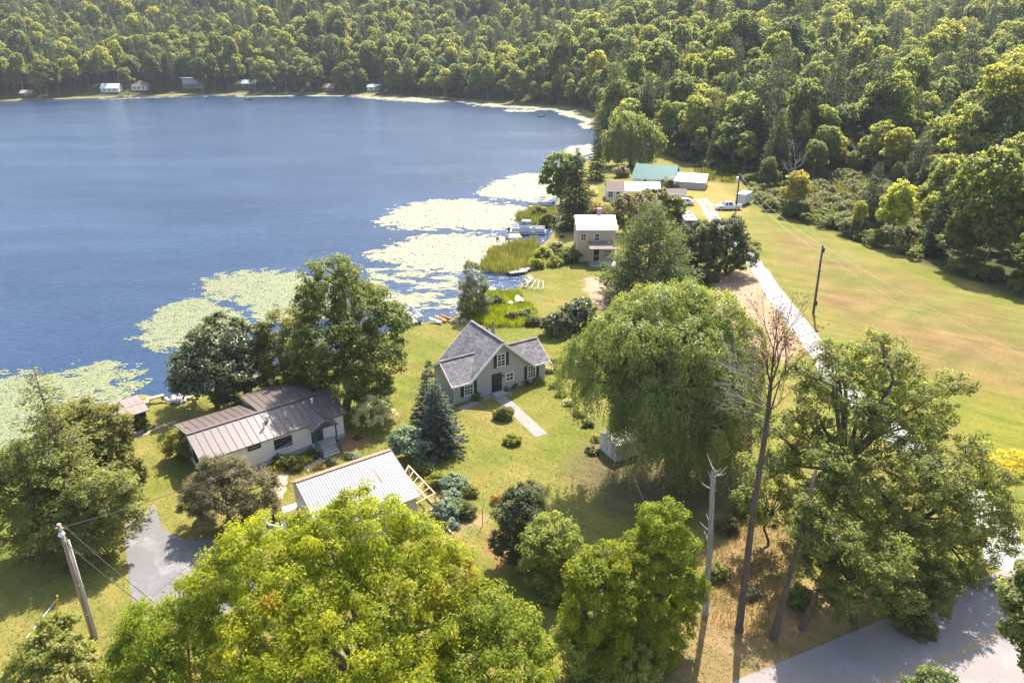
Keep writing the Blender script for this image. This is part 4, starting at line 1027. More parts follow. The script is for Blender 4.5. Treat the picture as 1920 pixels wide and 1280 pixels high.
q = MB(); q.box(.2, 13.3, -1.8, -.05, 2.75, 2.95); q.build('balcony', M_deck, GM)
gable('brown_cabin', 'dark brown far-shore cabin with a pale roof above a bare bank', 'house', fs(449, 166), math.radians(-5), 11, 7, 3.0, 4.9, plain('dark_log', (.10, .07, .055), .8, .3, 1), M_barnroof, 0, .4, wins=((3, 1.6, 1.2, 1.1), (7.5, 1.6, 1.2, 1.1)))
gable('white_pavilion', 'white roofed cabin in deep tree shade in the middle of the far shore', 'house', fs(689, 171), math.radians(3), 8.0, 6, 2.6, 4.0, M_white_siding, M_whiteroof, 0, .5, wins=((2.5, 1.5, 1.2, 1.0), (5.5, 1.5, 1.2, 1.0)))
gable('red_cabin', 'reddish far-shore cabin barely showing between two dark trees', 'house', fs(606, 172), math.radians(0), 7.5, 6, 2.8, 4.6, plain('red_board', (.22, .09, .07), .8, .25, 1), plain('reddish_roof', (.34, .18, .15), .8, .2, 1), 0, .4, wins=((3.5, 1.5, 1.2, 1.0),))
gable('low_cabin', 'low reddish roofed cabin under the trees at the far left of the shore', 'house', fs(38, 182), math.radians(5), 7.0, 5, 2.3, 3.6, plain('brown_board', (.14, .10, .08), .8, .25, 1), plain('faded_red_roof', (.42, .29, .25), .8, .2, 1), 0, .4, wins=((3.5, 1.3, 1.2, 1.0),))
# ------------------------------------------------------------------ vehicles
M_carwhite = plain('white_car_paint', (.70, .71, .73), .25, .06, 1, spec=.6)
M_tyre = plain('tyre_rubber', (.02, .02, .02), .85, .3, 6)
M_chrome = plain('bright_metal', (.55, .56, .58), .25, .1, 3, metal=.8)
M_lamp = plain('headlamp', (.7, .7, .68), .15, .1, 3)
M_red = plain('tail_lamp', (.35, .02, .02), .2, .2, 3)
def car(name, label, cat, loc, rot, kind):
    """x along the length, nose towards -x"""
    T = thing(name, label, cat, loc, rot); w = .95
    if kind == 'pickup':
        L = 5.7; wb = (.98, 4.55)
        low = [(0, .45), (.05, .8), (.25, 1.02), (1.55, 1.12), (3.6, 1.14), (5.65, 1.12), (5.7, .5)]; cab = [(1.45, 1.1), (2.15, 1.78), (3.35, 1.82), (3.75, 1.1)]
    else:
        L = 4.6; wb = (.9, 3.6)
        low = [(0, .4), (.06, .68), (.3, .85), (1.2, .98), (3.9, 1.02), (4.5, .95), (4.6, .45)]; cab = [(1.1, .97), (1.9, 1.46), (3.2, 1.48), (4.2, 1.0)]
    b = MB()
    def rr(pr, y): return [(x, y, z) for x, z in pr]
    base = [(L - .05, .32), (.05, .32)]
    pr = low + base
    ins = [(L / 2 + (x - L / 2) * .97, z if z > .4 else z + .02) for x, z in pr]
    b.loft([rr(ins, -w), rr(pr, -w + .1), rr(pr, w - .1), rr(ins, w)], True)
    if kind == 'pickup':
        b.box(3.75, 5.62, -.9, -.8, 1.12, 1.2); b.box(3.75, 5.62, .8, .9, 1.12, 1.2); b.box(5.56, 5.64, -.8, .8, 1.12, 1.2)
    b.sm = [False] * len(b.sm); body = b.build('body', M_carwhite, T)
    if kind == 'pickup': q = MB(); q.box(3.85, 5.55, -.78, .78, 1.122, 1.14); q.build('cargo_bed', M_dark, T)
    c = MB(); tops = [(x + (.0), z) for x, z in cab]
    c.loft([rr(tops, -.68) if False else [(cab[0][0], -.88, cab[0][1]), (cab[1][0], -.68, cab[1][1]), (cab[2][0], -.68, cab[2][1]), (cab[3][0], -.88, cab[3][1])], [(cab[0][0], .88, cab[0][1]), (cab[1][0], .68, cab[1][1]), (cab[2][0], .68, cab[2][1]), (cab[3][0], .88, cab[3][1])]], True)
    c.sm = [False] * len(c.sm); cb = c.build('cabin', M_carwhite, T)
    def glass(pts, nm):
        n = (Vector(pts[1]) - Vector(pts[0])).cross(Vector(pts[2]) - Vector(pts[0])).normalized(); ce = sum((Vector(p) for p in pts), Vector()) / 4
        if n.dot(ce - Vector((2.6, 0, 1.2))) < 0: n = -n
        g = MB(); g.quad(*[ce + (Vector(p) - ce) * .84 + n * .012 for p in pts]); g.build(nm, M_glass, cb)
    A, B, C_, D = cab
    glass([(A[0], -.88, A[1]), (A[0], .88, A[1]), (B[0], .68, B[1]), (B[0], -.68, B[1])], 'windscreen')
    glass([(D[0], -.88, D[1]), (D[0], .88, D[1]), (C_[0], .68, C_[1]), (C_[0], -.68, C_[1])], 'rear_window')
    for s in (-1, 1):
        mx = (A[0] + D[0]) / 2
        glass([(A[0] + .1, s * .88, A[1]), (mx - .04, s * .88, A[1]), (mx - .04, s * .68, B[1]), (B[0], s * .68, B[1])], 'side_window')
        glass([(mx + .04, s * .88, A[1]), (D[0] - .1, s * .88, D[1]), (C_[0], s * .68, C_[1]), (mx + .04, s * .68, B[1])], 'side_window')
        q = MB(); q.box(-.03, .1, s * .72 - .17, s * .72 + .17, .68 if kind == 'pickup' else .6, .86 if kind == 'pickup' else .74); q.build('headlight', M_lamp, T)
        q = MB(); q.box(L - .06, L + .03, s * .78 - .1, s * .78 + .1, .75, 1.0); q.build('tail_light', M_red, T)
        q = MB(); q.box(A[0] + .25, A[0] + .4, s * 1.0 - .09, s * 1.0 + .09, A[1] + .02, A[1] + .18); q.build('wing_mirror', M_carwhite, T)
        for x in wb:
            r = .39 if kind == 'pickup' else .33
            q = MB(); q.cyl((x, s * .86 - .12, r), r, .24, 18, 'y'); wl = q.build('wheel', M_tyre, T); q = MB(); q.cyl((x, s * .86 - .135, r), r * .6, .27, 12, 'y'); q.build('rim', M_chrome, wl)
    q = MB(); q.box(-.06, .08, -.9, .9, .36, .54); q.build('bumper', M_chrome, T)
    return T
pk = at(1341, 393); car('pickup_truck', 'white pickup truck parked side on beside the utility pole', 'pickup', pk, math.radians(2), 'pickup')
car('parked_car', 'white car nose out beside the bright green foreground trees and driveway', 'car', at(424, 1022), math.radians(24), 'car')
car('parked_car', 'pale car tucked behind the rusty roofed little shed', 'car', at(1262, 383), math.radians(-10), 'car')

# ------------------------------------------------------------------ boats and docks
M_pontoon = plain('pontoon_panel', (.66, .67, .70), .35, .12, 2)
M_canvas = plain('blue_grey_canvas', (.20, .24, .33), .8, .15, 3)
M_seat = plain('cream_vinyl', (.58, .55, .50), .5, .12, 3)
def pontoon(label, loc, rot, L=6.5, canopy=True):
    T = thing('pontoon_boat', label, 'boat', loc, rot, 'boats moored along the near shore')
    for s in (-1, 1): q = MB(); q.tube([(-.4, s * .85, .12), (.25, s * .85, .1), (L - .1, s * .85, .1), (L, s * .85, .15)], [.06, .3, .3, .2], 10); q.build('pontoon', M_alum, T)
    q = MB(); q.box(.1, L - .05, -1.2, 1.2, .4, .5); q.build('deck', M_deck, T)
    q = MB(); q.box(.3, L - .5, -1.16, -1.12, .55, 1.15); q.box(.3, L - .5, 1.12, 1.16, .55, 1.15); q.box(.28, .32, -1.1, -.35, .55, 1.15); q.box(.28, .32, .35, 1.1, .55, 1.15); q.box(L - .52, L - .48, -1.1, 1.1, .55, 1.15); q.build('side_panel', M_pontoon, T)
    q = MB()
    for y in (-1.14, 1.14): q.bar((.3, y, 1.18), (L - .5, y, 1.18), .05)
    for x in (.3, 2.2, 4.2, L - .5):
        for y in (-1.14, 1.14): q.bar((x, y, .5), (x, y, 1.18), .05)
    q.build('rail', M_alum, T)
    for x0, x1, y0, y1 in ((.45, 2.1, .5, 1.08), (.45, 2.1, -1.08, -.5), (L - 2.0, L - .6, -1.08, -.45), (3.4, 4.0, .3, .9)):
        q = MB(); q.bevbox(x0, x1, y0, y1, .5, .85, .05); q.bevbox(x0, x1, y1 - .14 if y1 > 0 else y0, y1 if y1 > 0 else y0 + .14, .85, 1.12, .03); q.build('seat', M_seat, T)
    q = MB(); q.bevbox(2.9, 3.35, .15, .95, .5, 1.3, .06); q.build('console', M_pontoon, T)
    q = MB(); q.bevbox(L - .05, L + .45, -.22, .22, .55, 1.1, .1); q.bar((L + .15, 0, -.2), (L + .15, 0, .6), .16); q.build('outboard_motor', M_dark, T)
    if canopy:
        q = MB(); pts = [(x, -1.15, z) for x, z in ((3.0, 2.3), (3.4, 2.44), (4.4, 2.46), (5.0, 2.3))]
        q.loft([pts, [(x, y + 1.15 + .75, z + .12) if False else (x, .0, z + .12) for x, y, z in pts], [(x, 1.15, z) for x, y, z in pts]], False); cn = q.build('canopy', M_canvas, T)
        md = cn.modifiers.new('thickness', 'SOLIDIFY'); md.thickness = .04
        q = MB()
        for y in (-1.14, 1.14): q.bar((3.05, y, 2.3), (3.8, y, 1.15), .035); q.bar((4.95, y, 2.3), (4.2, y, 1.15), .035)
        q.build('canopy_frame', M_alum, T)
    return T
wz = LAKE_Z
q = at(1024, 437, wz); pontoon('pontoon boat with a blue grey canopy at its stern, by the tan house', q, math.radians(178), 7.2)
q = at(780, 611, wz); pontoon('pontoon boat half hidden behind the big lakeside tree, bare canopy frame', q, math.radians(118), 6.6, False)
bw = at(1036, 387, wz); MBt = thing('motor_boat', 'open white motor boat moored below the tall dark spruce', 'boat', bw, math.radians(176))
def hull(T, L, W, H, m, mi, name='hull', floor=.12):
    b = MB(); R = []
    for t in (0, .15, .35, .55, .75, .9, 1):
        wv = W / 2 * (1 - max(t - .35, 0) ** 2.2 * 2.2) if t < 1 else .03; wv = max(wv, .03); zt = H * (1 + .35 * t * t); zb = .0 + .25 * H * t ** 3
        R.append([(L * t, -wv, zt), (L * t, -wv * .82, zb + H * .35), (L * t, -wv * .3, zb), (L * t, wv * .3, zb), (L * t, wv * .82, zb + H * .35), (L * t, wv, zt), (L * t, wv * .88, zt - .02), (L * t, wv * .7, zb + floor + .04), (L * t, -wv * .7, zb + floor + .04), (L * t, -wv * .88, zt - .02)])
    b.loft(R, True); return b.build(name, m, T)
hull(MBt, 5.4, 2.0, .75, M_white, None)
q = MB(); q.bevbox(1.8, 2.3, .1, .7, .2, 1.05, .06); q.build('console', M_pontoon, MBt)
for x in (.6, 1.3, 3.2): q = MB(); q.bevbox(x, x + .4, -.6, .6, .2, .55, .05); q.build('seat', M_seat, MBt)
q = MB(); q.bevbox(-.45, -.02, -.2, .2, .5, 1.1, .1); q.bar((-.2, 0, -.2), (-.2, 0, .6), .15); q.build('outboard_motor', M_dark, MBt)
q = MB(); q.bar((1.6, -.85, .8), (1.6, -.7, 1.95), .04); q.bar((1.6, .85, .8), (1.6, .7, 1.95), .04); q.bar((2.9, -.8, .8), (2.9, -.7, 1.95), .04); q.bar((2.9, .8, .8), (2.9, .7, 1.95), .04); q.slab([(1.5, -.85, 2.0), (3.0, -.85, 2.0), (3.0, .85, 2.0), (1.5, .85, 2.0)], .05); q.build('canopy', M_white, MBt)

def dock(label, a, b, w=1.3, z=.0, posts=True, m=None):
    a = Vector((a[0], a[1], 0)); b = Vector((b[0], b[1], 0)); L = (b - a).length
    T = thing('dock', label, 'dock', (a.x, a.y, z), math.atan2(b.y - a.y, b.x - a.x)); q = MB()
    n = max(int(L / .16), 3)
    for i in range(n): q.box(i * L / n, (i + .88) * L / n, -w / 2, w / 2, .02, .07)
    q.build('deck', m or M_deck, T)
    q = MB(); q.box(0, L, -w / 2 + .02, -w / 2 + .1, -.14, .015); q.box(0, L, w / 2 - .1, w / 2 - .02, -.14, .015); q.build('beam', M_wood, T)
    if posts:
        for x in (.1, L / 2, L - .1):
            for y in (-w / 2 - .05, w / 2 + .05): q = MB(); q.cyl((x, y, -1.6), .05, 1.95, 8); q.build('post', M_wood, T)
    return T
M_dockpale = plain('pale_dock_board', (.64, .60, .54), .8, .2, 3)
dock('pale dock running out beside the reeds below the pontoon boat', at(928, 459, -.2), at(990, 464, -.1), 1.6, -.15, m=M_dockpale)
dock('wooden dock on posts at the head of the little inlet', at(952, 510, -.1), at(985, 505, 0), 2.2, -.05)
dock('narrow plank walkway leading from the inlet dock up to the lawn', at(985, 506, 0), at(1018, 499, 0), .8, .06, False)
dock('low pale dock hidden behind the silvery willow bush', at(900, 542, -.2), at(930, 541, 0), 1.0, -.1, m=M_dockpale)
dock('grey dock beside the motor boat below the dark spruce', at(992, 387, -.2), at(1050, 390, -.1), 1.4, -.15)
for lab, px_ in (('left of the two chairs on the pale dock by the reeds', 934), ('right of the two chairs on the pale dock by the reeds', 951)):
    T = thing('dock_chair', lab, 'chair', at(px_, 455, -.08), .3, 'chairs on the pale dock'); q = MB(); q.box(-.28, .28, -.28, .28, .38, .43); q.build('seat', M_wood, T); q = MB(); q.hexa([(-.28, .24, .43), (.28, .24, .43), (.28, .3, .43), (-.28, .3, .43)], [(-.28, .42, 1.0), (.28, .42, 1.0), (.28, .47, 1.0), (-.28, .47, 1.0)]); q.build('backrest', M_wood, T)
    for x in (-.25, .25):
        for y in (-.25, .25): q = MB(); q.box(x - .03, x + .03, y - .03, y + .03, 0, .38); q.build('leg', M_wood, T)
q = at(965, 455, -.5); T = thing('boat_lift', 'dark wooden boat lift standing in the water by the pontoon boat', 'boat lift', q, .1)
p = MB(); p.slab([(-1.3, -1.2, 1.3), (1.3, -1.2, 1.3), (1.0, 1.2, 1.5), (-1.0, 1.2, 1.5)], .08); p.build('deck', M_wood, T)
for x in (-1.1, 1.1):
    for y in (-1.0, 1.0): p = MB(); p.cyl((x, y, -1.2), .06, 2.45, 8); p.build('post', M_wood, T)

# kayaks on the lawn
def kayak(label, a, b, m):
    a = Vector(a); b = Vector(b); L = (b - a).length; T = thing('kayak', label, 'kayak', (a.x, a.y, a.z), math.atan2(b.y - a.y, b.x - a.x), 'kayaks pulled up on the lawn')
    q = MB(); R = []
    for i in range(13):
        t = i / 12; s = math.sin(PI * t) ** .65; wv = .02 + .36 * s; zb = .22 * (1 - s) ** 1.5; zt = .26 + .12 * s + .1 * abs(t - .5) * 2
        R.append([(L * t, wv * math.cos(2 * PI * k / 10), zb + (zt - zb) * (.5 + .5 * math.sin(2 * PI * k / 10))) for k in range(10)])
    q.loft(R, True); q.build('hull', m, T)
    q = MB(); q.tube([(L * .42, 0, .38), (L * .6, 0, .38)], [.2, .2], 10); c = MB()
    R = [[(L * .5 + math.cos(t) * a_ * 1.8, math.sin(t) * a_, z) for t in [2 * PI * k / 14 for k in range(14)]] for a_, z in ((.27, .36), (.27, .42), (.22, .42), (.22, .36))]
    c.loft(R, True); c.build('cockpit', M_dark, T)
    return T
kayak('white kayak lying on the lawn at the water edge', at(805, 599), at(829, 609), plain('white_gelcoat', (.72, .75, .74), .3, .08, 2))
kayak('orange kayak lying between the white kayak and the rocky bank', at(815, 595), at(839, 606), plain('orange_gelcoat', (.62, .27, .05), .3, .15, 2))
kayak('faded red kayak farthest from the white one on the lawn', at(829, 595), at(846, 601), plain('dull_red_gelcoat', (.42, .16, .10), .4, .2, 2))
T = thing('rowing_boat', 'white rowing boat turned upside down in the weeds', 'boat', at(976, 572), math.radians(100)); hb = hull(T, 3.0, 1.35, .5, M_white, None); hb.rotation_euler = (PI, 0, 0); hb.location.z = .68
T = thing('boulder', 'pale rounded boulder in the weeds beside the upturned rowing boat', 'boulder', at(957, 573)); q = MB(); q.blob((0, 0, .3), .45, 4, .15, 10, 7, .8); q.build('stone', M_trim, T)
def frame_rack():
    T = thing('metal_rack', 'bare white metal frame lying on the lawn by the inlet', 'frame', (0, 0, 0)); a, b, c, d = at(985, 542), at(1018, 545), at(1019, 531, 0), at(996, 528, 0)
    q = MB(); z = UP * .35
    for p0, p1 in ((a, b), (b, c), (c, d), (d, a), (a.lerp(b, .35), d.lerp(c, .35)), (a.lerp(b, .68), d.lerp(c, .68))): q.bar(p0 + z, p1 + z, .06)
    q.build('rail', M_white, T)
    for p0 in (a, b, c, d): q = MB(); q.bar(p0, p0 + z, .06); q.build('leg', M_white, T)
frame_rack()
for lab, px_, py_, r in (('white garden chair beside the inlet, nearest the metal frame', 988, 533, 2.2), ('white garden chair facing the inlet, farther from the metal frame', 994, 526, 1.9)):
    T = thing('garden_chair', lab, 'chair', at(px_, py_), r, 'white chairs by the inlet'); q = MB(); q.hexa([(-.35, -.4, .38), (.35, -.4, .38), (.35, .35, .26), (-.35, .35, .26)], [(-.35, -.4, .43), (.35, -.4, .43), (.35, .35, .31), (-.35, .35, .31)]); q.build('seat', M_white, T)
    q = MB(); q.hexa([(-.35, .33, .3), (.35, .33, .3), (.35, .38, .3), (-.35, .38, .3)], [(-.3, .68, 1.05), (.3, .68, 1.05), (.3, .73, 1.05), (-.3, .73, 1.05)]); q.build('backrest', M_white, T)
    for s in (-1, 1):
        q = MB(); q.box(s * .42 - .08, s * .42 + .08, -.45, .45, .55, .59); q.build('armrest', M_white, T)
        for y in (-.38, .36): q = MB(); q.box(s * .4 - .04, s * .4 + .04, y - .04, y + .04, 0, .55); q.build('leg', M_white, T)
T = thing('fire_pit', 'dark round fire pit on the lawn left of the tan house', 'fire pit', at(1053, 444)); q = MB(); R = [[(math.cos(2 * PI * k / 14) * a, math.sin(2 * PI * k / 14) * a, z) for k in range(14)] for a, z in ((.3, .1), (.55, .25), (.6, .42), (.52, .42), (.45, .28), (.1, .2))]; q.loft(R); q.build('bowl', M_dark, T)
for k in range(3): q = MB(); an = 2.1 * k; q.bar((math.cos(an) * .5, math.sin(an) * .5, 0), (math.cos(an) * .45, math.sin(an) * .45, .2), .06); q.build('leg', M_dark, T)
T = thing('stump', 'tall weathered tree stump standing behind the grey house', 'stump', at(924, 632)); pl = Plant(11); pl.tube([(0, 0, -.2), (0, 0, .3), (.05, 0, 1.4), (.02, .05, 2.0)], [.4, .28, .24, .2], 9, 0); link('trunk', pl.mesh('stump_trunk', [MB_dead], smooth=0), T)
T = thing('stump', 'shorter broken stump left of the tall weathered one', 'stump', at(914, 630)); pl = Plant(12); pl.tube([(0, 0, -.2), (0, 0, .2), (-.1, 0, 1.1)], [.42, .3, .22], 9, 0); link('trunk', pl.mesh('stump_trunk', [MB_dead], smooth=0), T)
# waterside stones and slab bench by the boathouse
rr = random.Random(5)
spots_ = [(1.0, .3), (1.5, .5), (2.1, .2), (.5, 0), (1.3, -.3), (1.9, -.4), (.8, .8), (2.5, .5), (2.4, -.2), (.1, .4), (1.7, .1), (1.1, 1.0)]
base = at(306, 752)
for i, (x, y) in enumerate(spots_):
    q = MB(); q.blob((0, 0, .1), rr.uniform(.22, .42), i, .25, 8, 5, .6); o = q.build('stone', M_stone, None, (base.x + x, base.y + y, 0), rr.random() * 6)
    tag(o, 'pinkish stone in the little heap of stones near the boathouse', 'stone', 'stones heaped by the boathouse')
bb = at(292, 752); T = thing('stone_bench', 'rough plank bench at the water edge right of the boathouse', 'bench', bb, math.radians(35)); q = MB(); q.bevbox(-.9, .9, -.3, .3, .42, .54, .03); q.build('seat', M_wood, T)
for x in (-.7, .7): q = MB(); q.bevbox(x - .14, x + .14, -.25, .25, 0, .42, .03); q.build('leg', M_stone, T)
T = thing('wooden_box', 'small pale wooden box beside the plank bench', 'box', at(294, 758) - Vector((.9, .5, 0)), math.radians(30)); q = MB(); q.bevbox(-.35, .35, -.35, .35, 0, .55, .03); q.build('body', M_palewood, T); q = MB(); q.box(-.39, .39, -.39, .39, .552, .61); q.build('lid', M_wood, T)
T = thing('log_edge', 'rough log edging the path below the boathouse', 'log', (0, 0, 0)); pl = Plant(5); a, b = at(252, 818), at(290, 800); pl.tube([a + UP * .15, (a + b) / 2 + UP * .2, b + UP * .15], [.14, .17, .13], 8, 0); link('trunk', pl.mesh('log_trunk', [MB_dead], smooth=0), T)
# shoreline rocks behind the kayaks
for i in range(14):
    t = i / 13; p = at(838 + 48 * t + rr.uniform(-4, 4), 597 + 8 * math.sin(t * 3) + rr.uniform(-3, 3)); q = MB(); q.blob((0, 0, .1), rr.uniform(.2, .45), i + 30, .25, 8, 5, .7)
    tag(q.build('shore_rock', plain('shore_stone', (.42, .31, .20), .9, .35, 3) if i == 0 else bpy.data.materials['shore_stone'], None, (p.x, p.y, gz(p.x, p.y)), rr.random() * 6), 'brown rock on the bank between kayaks and silvery bush', 'rock', 'rocks on the bank by the kayaks')

# tiny boats with people out on the lake
M_skin = plain('skin', (.50, .33, .25), .6, .1, 5); 
def person(label, loc, rot, m, hair):
    T = thing('person', label, 'person', loc, rot); b = MB()
    def ring(c, r, ry=None): return [(c[0] + r * math.cos(2 * PI * k / 10), c[1] + (ry or r) * math.sin(2 * PI * k / 10), c[2]) for k in range(10)]
    b.loft([ring((0, 0, .0), .2, .17), ring((0, 0, .2), .19, .14), ring((0, 0, .42), .21, .14), ring((0, 0, .54), .17, .11), ring((0, 0, .6), .065), ring((0, -.01, .68), .085, .1), ring((0, -.01, .76), .095, .115), ring((0, 0, .84), .075, .09), ring((0, 0, .88), .03)])
    for s in (-1, 1):
        b.tube([(s * .1, 0, .08), (s * .12, -.42, .14), (s * .12, -.5, -.2)], [.1, .075, .05], 8); b.tube([(s * .19, 0, .5), (s * .27, -.06, .26), (s * .14, -.32, .24)], [.065, .05, .035], 8)
    bd = b.build('body', m, T); h = MB(); h.blob((0, .015, .79), .108, 2, .04, 10, 6, .95); h.build('hair', hair, T); return T
bp_ = at(459, 188, wz); T = thing('rowing_boat', 'small dark rowing boat carrying two people, far out on the lake', 'boat', bp_, 0); hull(T, 5.0, 1.9, .6, M_dark, None)
person('person in a pale shirt in the dark rowing boat, left one', bp_ + Vector((1.5, 0, .5)), 1.5, M_white, M_dark); person('person in a dark shirt in the dark rowing boat, right one', bp_ + Vector((3.0, 0, .5)), -1.5, plain('blue_cloth', (.1, .14, .25), .8), M_dark)
kp = at(1008, 219, wz); T = thing('canoe', 'small dark canoe with one paddler near the far lily pads', 'canoe', kp, .3); hull(T, 4.0, 1.0, .4, M_dark, None)
person('lone paddler in a pale top sitting in the canoe', kp + Vector((1.9, .6, .3)), 1.8, M_white, M_dark)

# ------------------------------------------------------------------ poles and wires
M_pole = barkmat('pole_wood', (.24, .17, .12), (.38, .29, .21)); M_poledark = barkmat('creosote_pole', (.06, .05, .042), (.13, .10, .08))
def wire(label, a, b, sag, r=.022, m=M_dark):
    a = Vector(a); b = Vector(b); q = MB(); pts = [a.lerp(b, t / 16) - UP * sag * 4 * (t / 16) * (1 - t / 16) for t in range(17)]
    q.tube(pts, r, 5, False); return tag(q.build('power_line', m), label, 'power line')
def top_of(bx, by, tx, ty):
    b = at(bx, by); return b, atY(tx, ty, b.y)
b, t = top_of(175, 1192, 110, 982); P1 = t
T = thing('utility_pole', 'brown wooden utility pole on the lawn left of the driveway', 'utility pole', b); q = MB(); q.tube([(0, 0, -.3), (t - b) * .5, t - b], [.17, .145, .12], 10); q.build('pole', M_pole, T)
q = MB(); d = t - b; q.bar(d * .965 + Vector((-.35, 0, 0)), d * .965 + Vector((.35, 0, 0)), .09); q.build('crossarm', M_pole, T)
for x in (-.3, .3): q = MB(); q.tube([d * .965 + Vector((x, 0, .05)), d * .965 + Vector((x, 0, .2))], [.05, .03], 8); q.build('insulator', M_glass, T)
b2, t2 = top_of(180, 1194, 128, 1012); b2 = b2 + Vector((.1, -.1, 0))
T = thing('lamp_post', 'pale slim post with a round lamp, leaning against the brown utility pole', 'lamp post', b2); d2 = t2 - b2; q = MB(); q.tube([(0, 0, -.2), d2], [.1, .075], 9); q.build('pole', plain('pale_post', (.46, .42, .38), .7, .25, 4), T)
q = MB(); q.tube([d2, d2 + Vector((-.25, 0, .35))], .03, 6); q.build('arm', M_alum, T); q = MB(); q.blob(d2 + Vector((-.3, 0, .42)), .2, 1, .02, 12, 8, .8); q.build('lamp', M_trim, T)
for f_ in (.25, .55): q = MB(); q.bar(d2 * f_ + Vector((-.3, .05, 0)), d2 * f_ + Vector((.1, .05, 0)), .06); q.build('bracket', M_alum, T)
wire('service wire from the brown utility pole to the white cottage', P1 - UP * .3, at(600, 800, 2.8), .8); wire('upper wire from the brown utility pole to the bright foreground trees', P1 - UP * .1 + Vector((.3, 0, 0)), atY(430, 1230, 27), .5); wire('lower wire from the brown utility pole to the bright foreground trees', P1 - UP * 1.3, atY(420, 1240, 27), .4)
gw = at(107, 1150); wire('guy wire from the brown utility pole down to the yellow guard', P1 - UP * .5, gw, 0, .012); T = thing('guy_guard', 'yellow plastic guard on the guy wire by the utility pole', 'guy guard', gw); q = MB(); dirv = (P1 - gw).normalized(); q.tube([(0, 0, 0), dirv * 2.2], .05, 8); q.build('sleeve', plain('yellow_plastic', (.65, .38, .02), .5, .1, 3), T)
wire('pale hose lying across the lawn left of the utility pole', at(50, 1195, .06), at(105, 1125, .06), 0, .03, M_white)
b, t = top_of(1525, 587, 1543, 460); P2 = t
T = thing('utility_pole', 'dark utility pole standing alone at the edge of the dry field', 'utility pole', b); q = MB(); q.tube([(0, 0, -.3), (t - b) * .5, t - b], [.18, .15, .12], 10); q.build('pole', M_poledark, T)
q = MB(); d = t - b; q.tube([d * .93 + Vector((.18, 0, -.3)), d * .93 + Vector((.18, 0, .35))], .16, 10); q.build('transformer', M_dark, T); q = MB(); q.bevbox(-.2, .2, -.3, -.1, 1.2, 1.9, .03); q.build('meter_box', M_dark, T); q = MB(); q.bar(d * .62 + Vector((-.05, 0, 0)), d * .62 + Vector((.35, 0, .1)), .1); q.build('bracket', M_dark, T)
b, t = top_of(1380, 392, 1386, 333); P3 = t + UP * .8
T = thing('utility_pole', 'dark utility pole with a transformer beside the white pickup', 'utility pole', b); q = MB(); q.tube([(0, 0, -.3), (P3 - b) * .5, P3 - b], [.19, .16, .13], 10); q.build('pole', M_poledark, T)
q = MB(); d = P3 - b; q.tube([d * .86 + Vector((-.35, 0, -.45)), d * .86 + Vector((-.35, 0, .45))], .28, 12); q.build('transformer', M_trim, T); q = MB(); q.bar(d * .97 + Vector((-.6, 0, 0)), d * .97 + Vector((.6, 0, 0)), .1); q.build('crossarm', M_poledark, T)
M_wire = plain('bright_wire', (.55, .50, .40), .5, .1, 1)
wire('upper wire between the two dark utility poles', P3, P2, 1.2, .016, M_wire); wire('lower wire between the two dark utility poles', P3 - UP * 1.2, P2 - UP * 1.1, 1.3, .016, M_wire)
e1 = atY(2300, 840, 50); e2 = atY(2300, 905, 50)
wire('upper wire crossing the dry field towards the paved road', P2, e1, 1.0, .013, M_wire); wire('lower wire crossing the dry field towards the paved road', P2 - UP * 1.0, e2, 1.0, .013, M_wire)
T = thing('fence_post', 'thin wire fence post at the corner of the vegetable garden', 'post', at(905, 985)); q = MB(); q.cyl((0, 0, 0), .03, 1.6, 8); q.build('post', M_dark, T)
T = thing('log', 'short split log lying on the grass near the timber pen', 'log', at(800, 993)); pl = Plant(6); pl.tube([(-.5, -.3, .12), (.5, .3, .14)], [.12, .14], 8, 0); link('trunk', pl.mesh('log_trunk', [MB_dead], smooth=0), T)
T = thing('garden_edge', 'pale timber edging along the side of the vegetable garden', 'edging', (0, 0, 0)); q = MB(); a, b = at(822, 962), at(845, 1000); q.bar(a + UP * .1, b + UP * .1, .12, .2); q.build('board', M_palewood, T)
T = thing('garden_table', 'pale plastic table standing by the end wall of the garage', 'table', at(546, 965), .5); q = MB(); q.bevbox(-.6, .6, -.4, .4, .68, .73, .02); q.build('tabletop', M_trim, T)
for x in (-.5, .5):
    for y in (-.32, .32): q = MB(); q.box(x - .03, x + .03, y - .03, y + .03, 0, .68); q.build('leg', M_trim, T)
T = thing('garden_pole', 'long pale pole lying on the shaded grass under the willow', 'pole', (0, 0, 0)); q = MB(); q.tube([at(1190, 898, .1), at(1206, 936, .3)], .03, 6); q.build('pole', M_palewood, T)
# ------------------------------------------------------------------ garden and lakeside trees, each with its own crown
def tree(name, label, cat, base, lobes, m, bark=None, r=.28, fork=.35, seed=1, clump=.9, leaf=.3, wid=.17, per=26, dens=1.0, low=-.5, up=.5, droop=0.0, group=None, inner=.25, extra=2, flat=.7):
    """lobes: (px, py, dY, radius in photo px, height ratio)"""
    bp = at(*base) if len(base) == 2 else Vector(base); bl = tuple(bp); pl = Plant(seed); rr = random.Random(seed)
    L = []
    for l in lobes:
        px_, py_, dy, rp = l[:4]; rz = l[4] if len(l) > 4 else .85
        c = lobe3(px_, py_, bp.y + dy, rp, bl, rz); L.append(c)
    crown(pl, L, clump, leaf, wid, per, dens, low, up, droop, 0, 0, inner, flat); limbs(pl, (0, 0, 0), L, r, 1, fork, 7, extra)
    return split_tree(name, label, cat, bp, pl, m, bark, group)

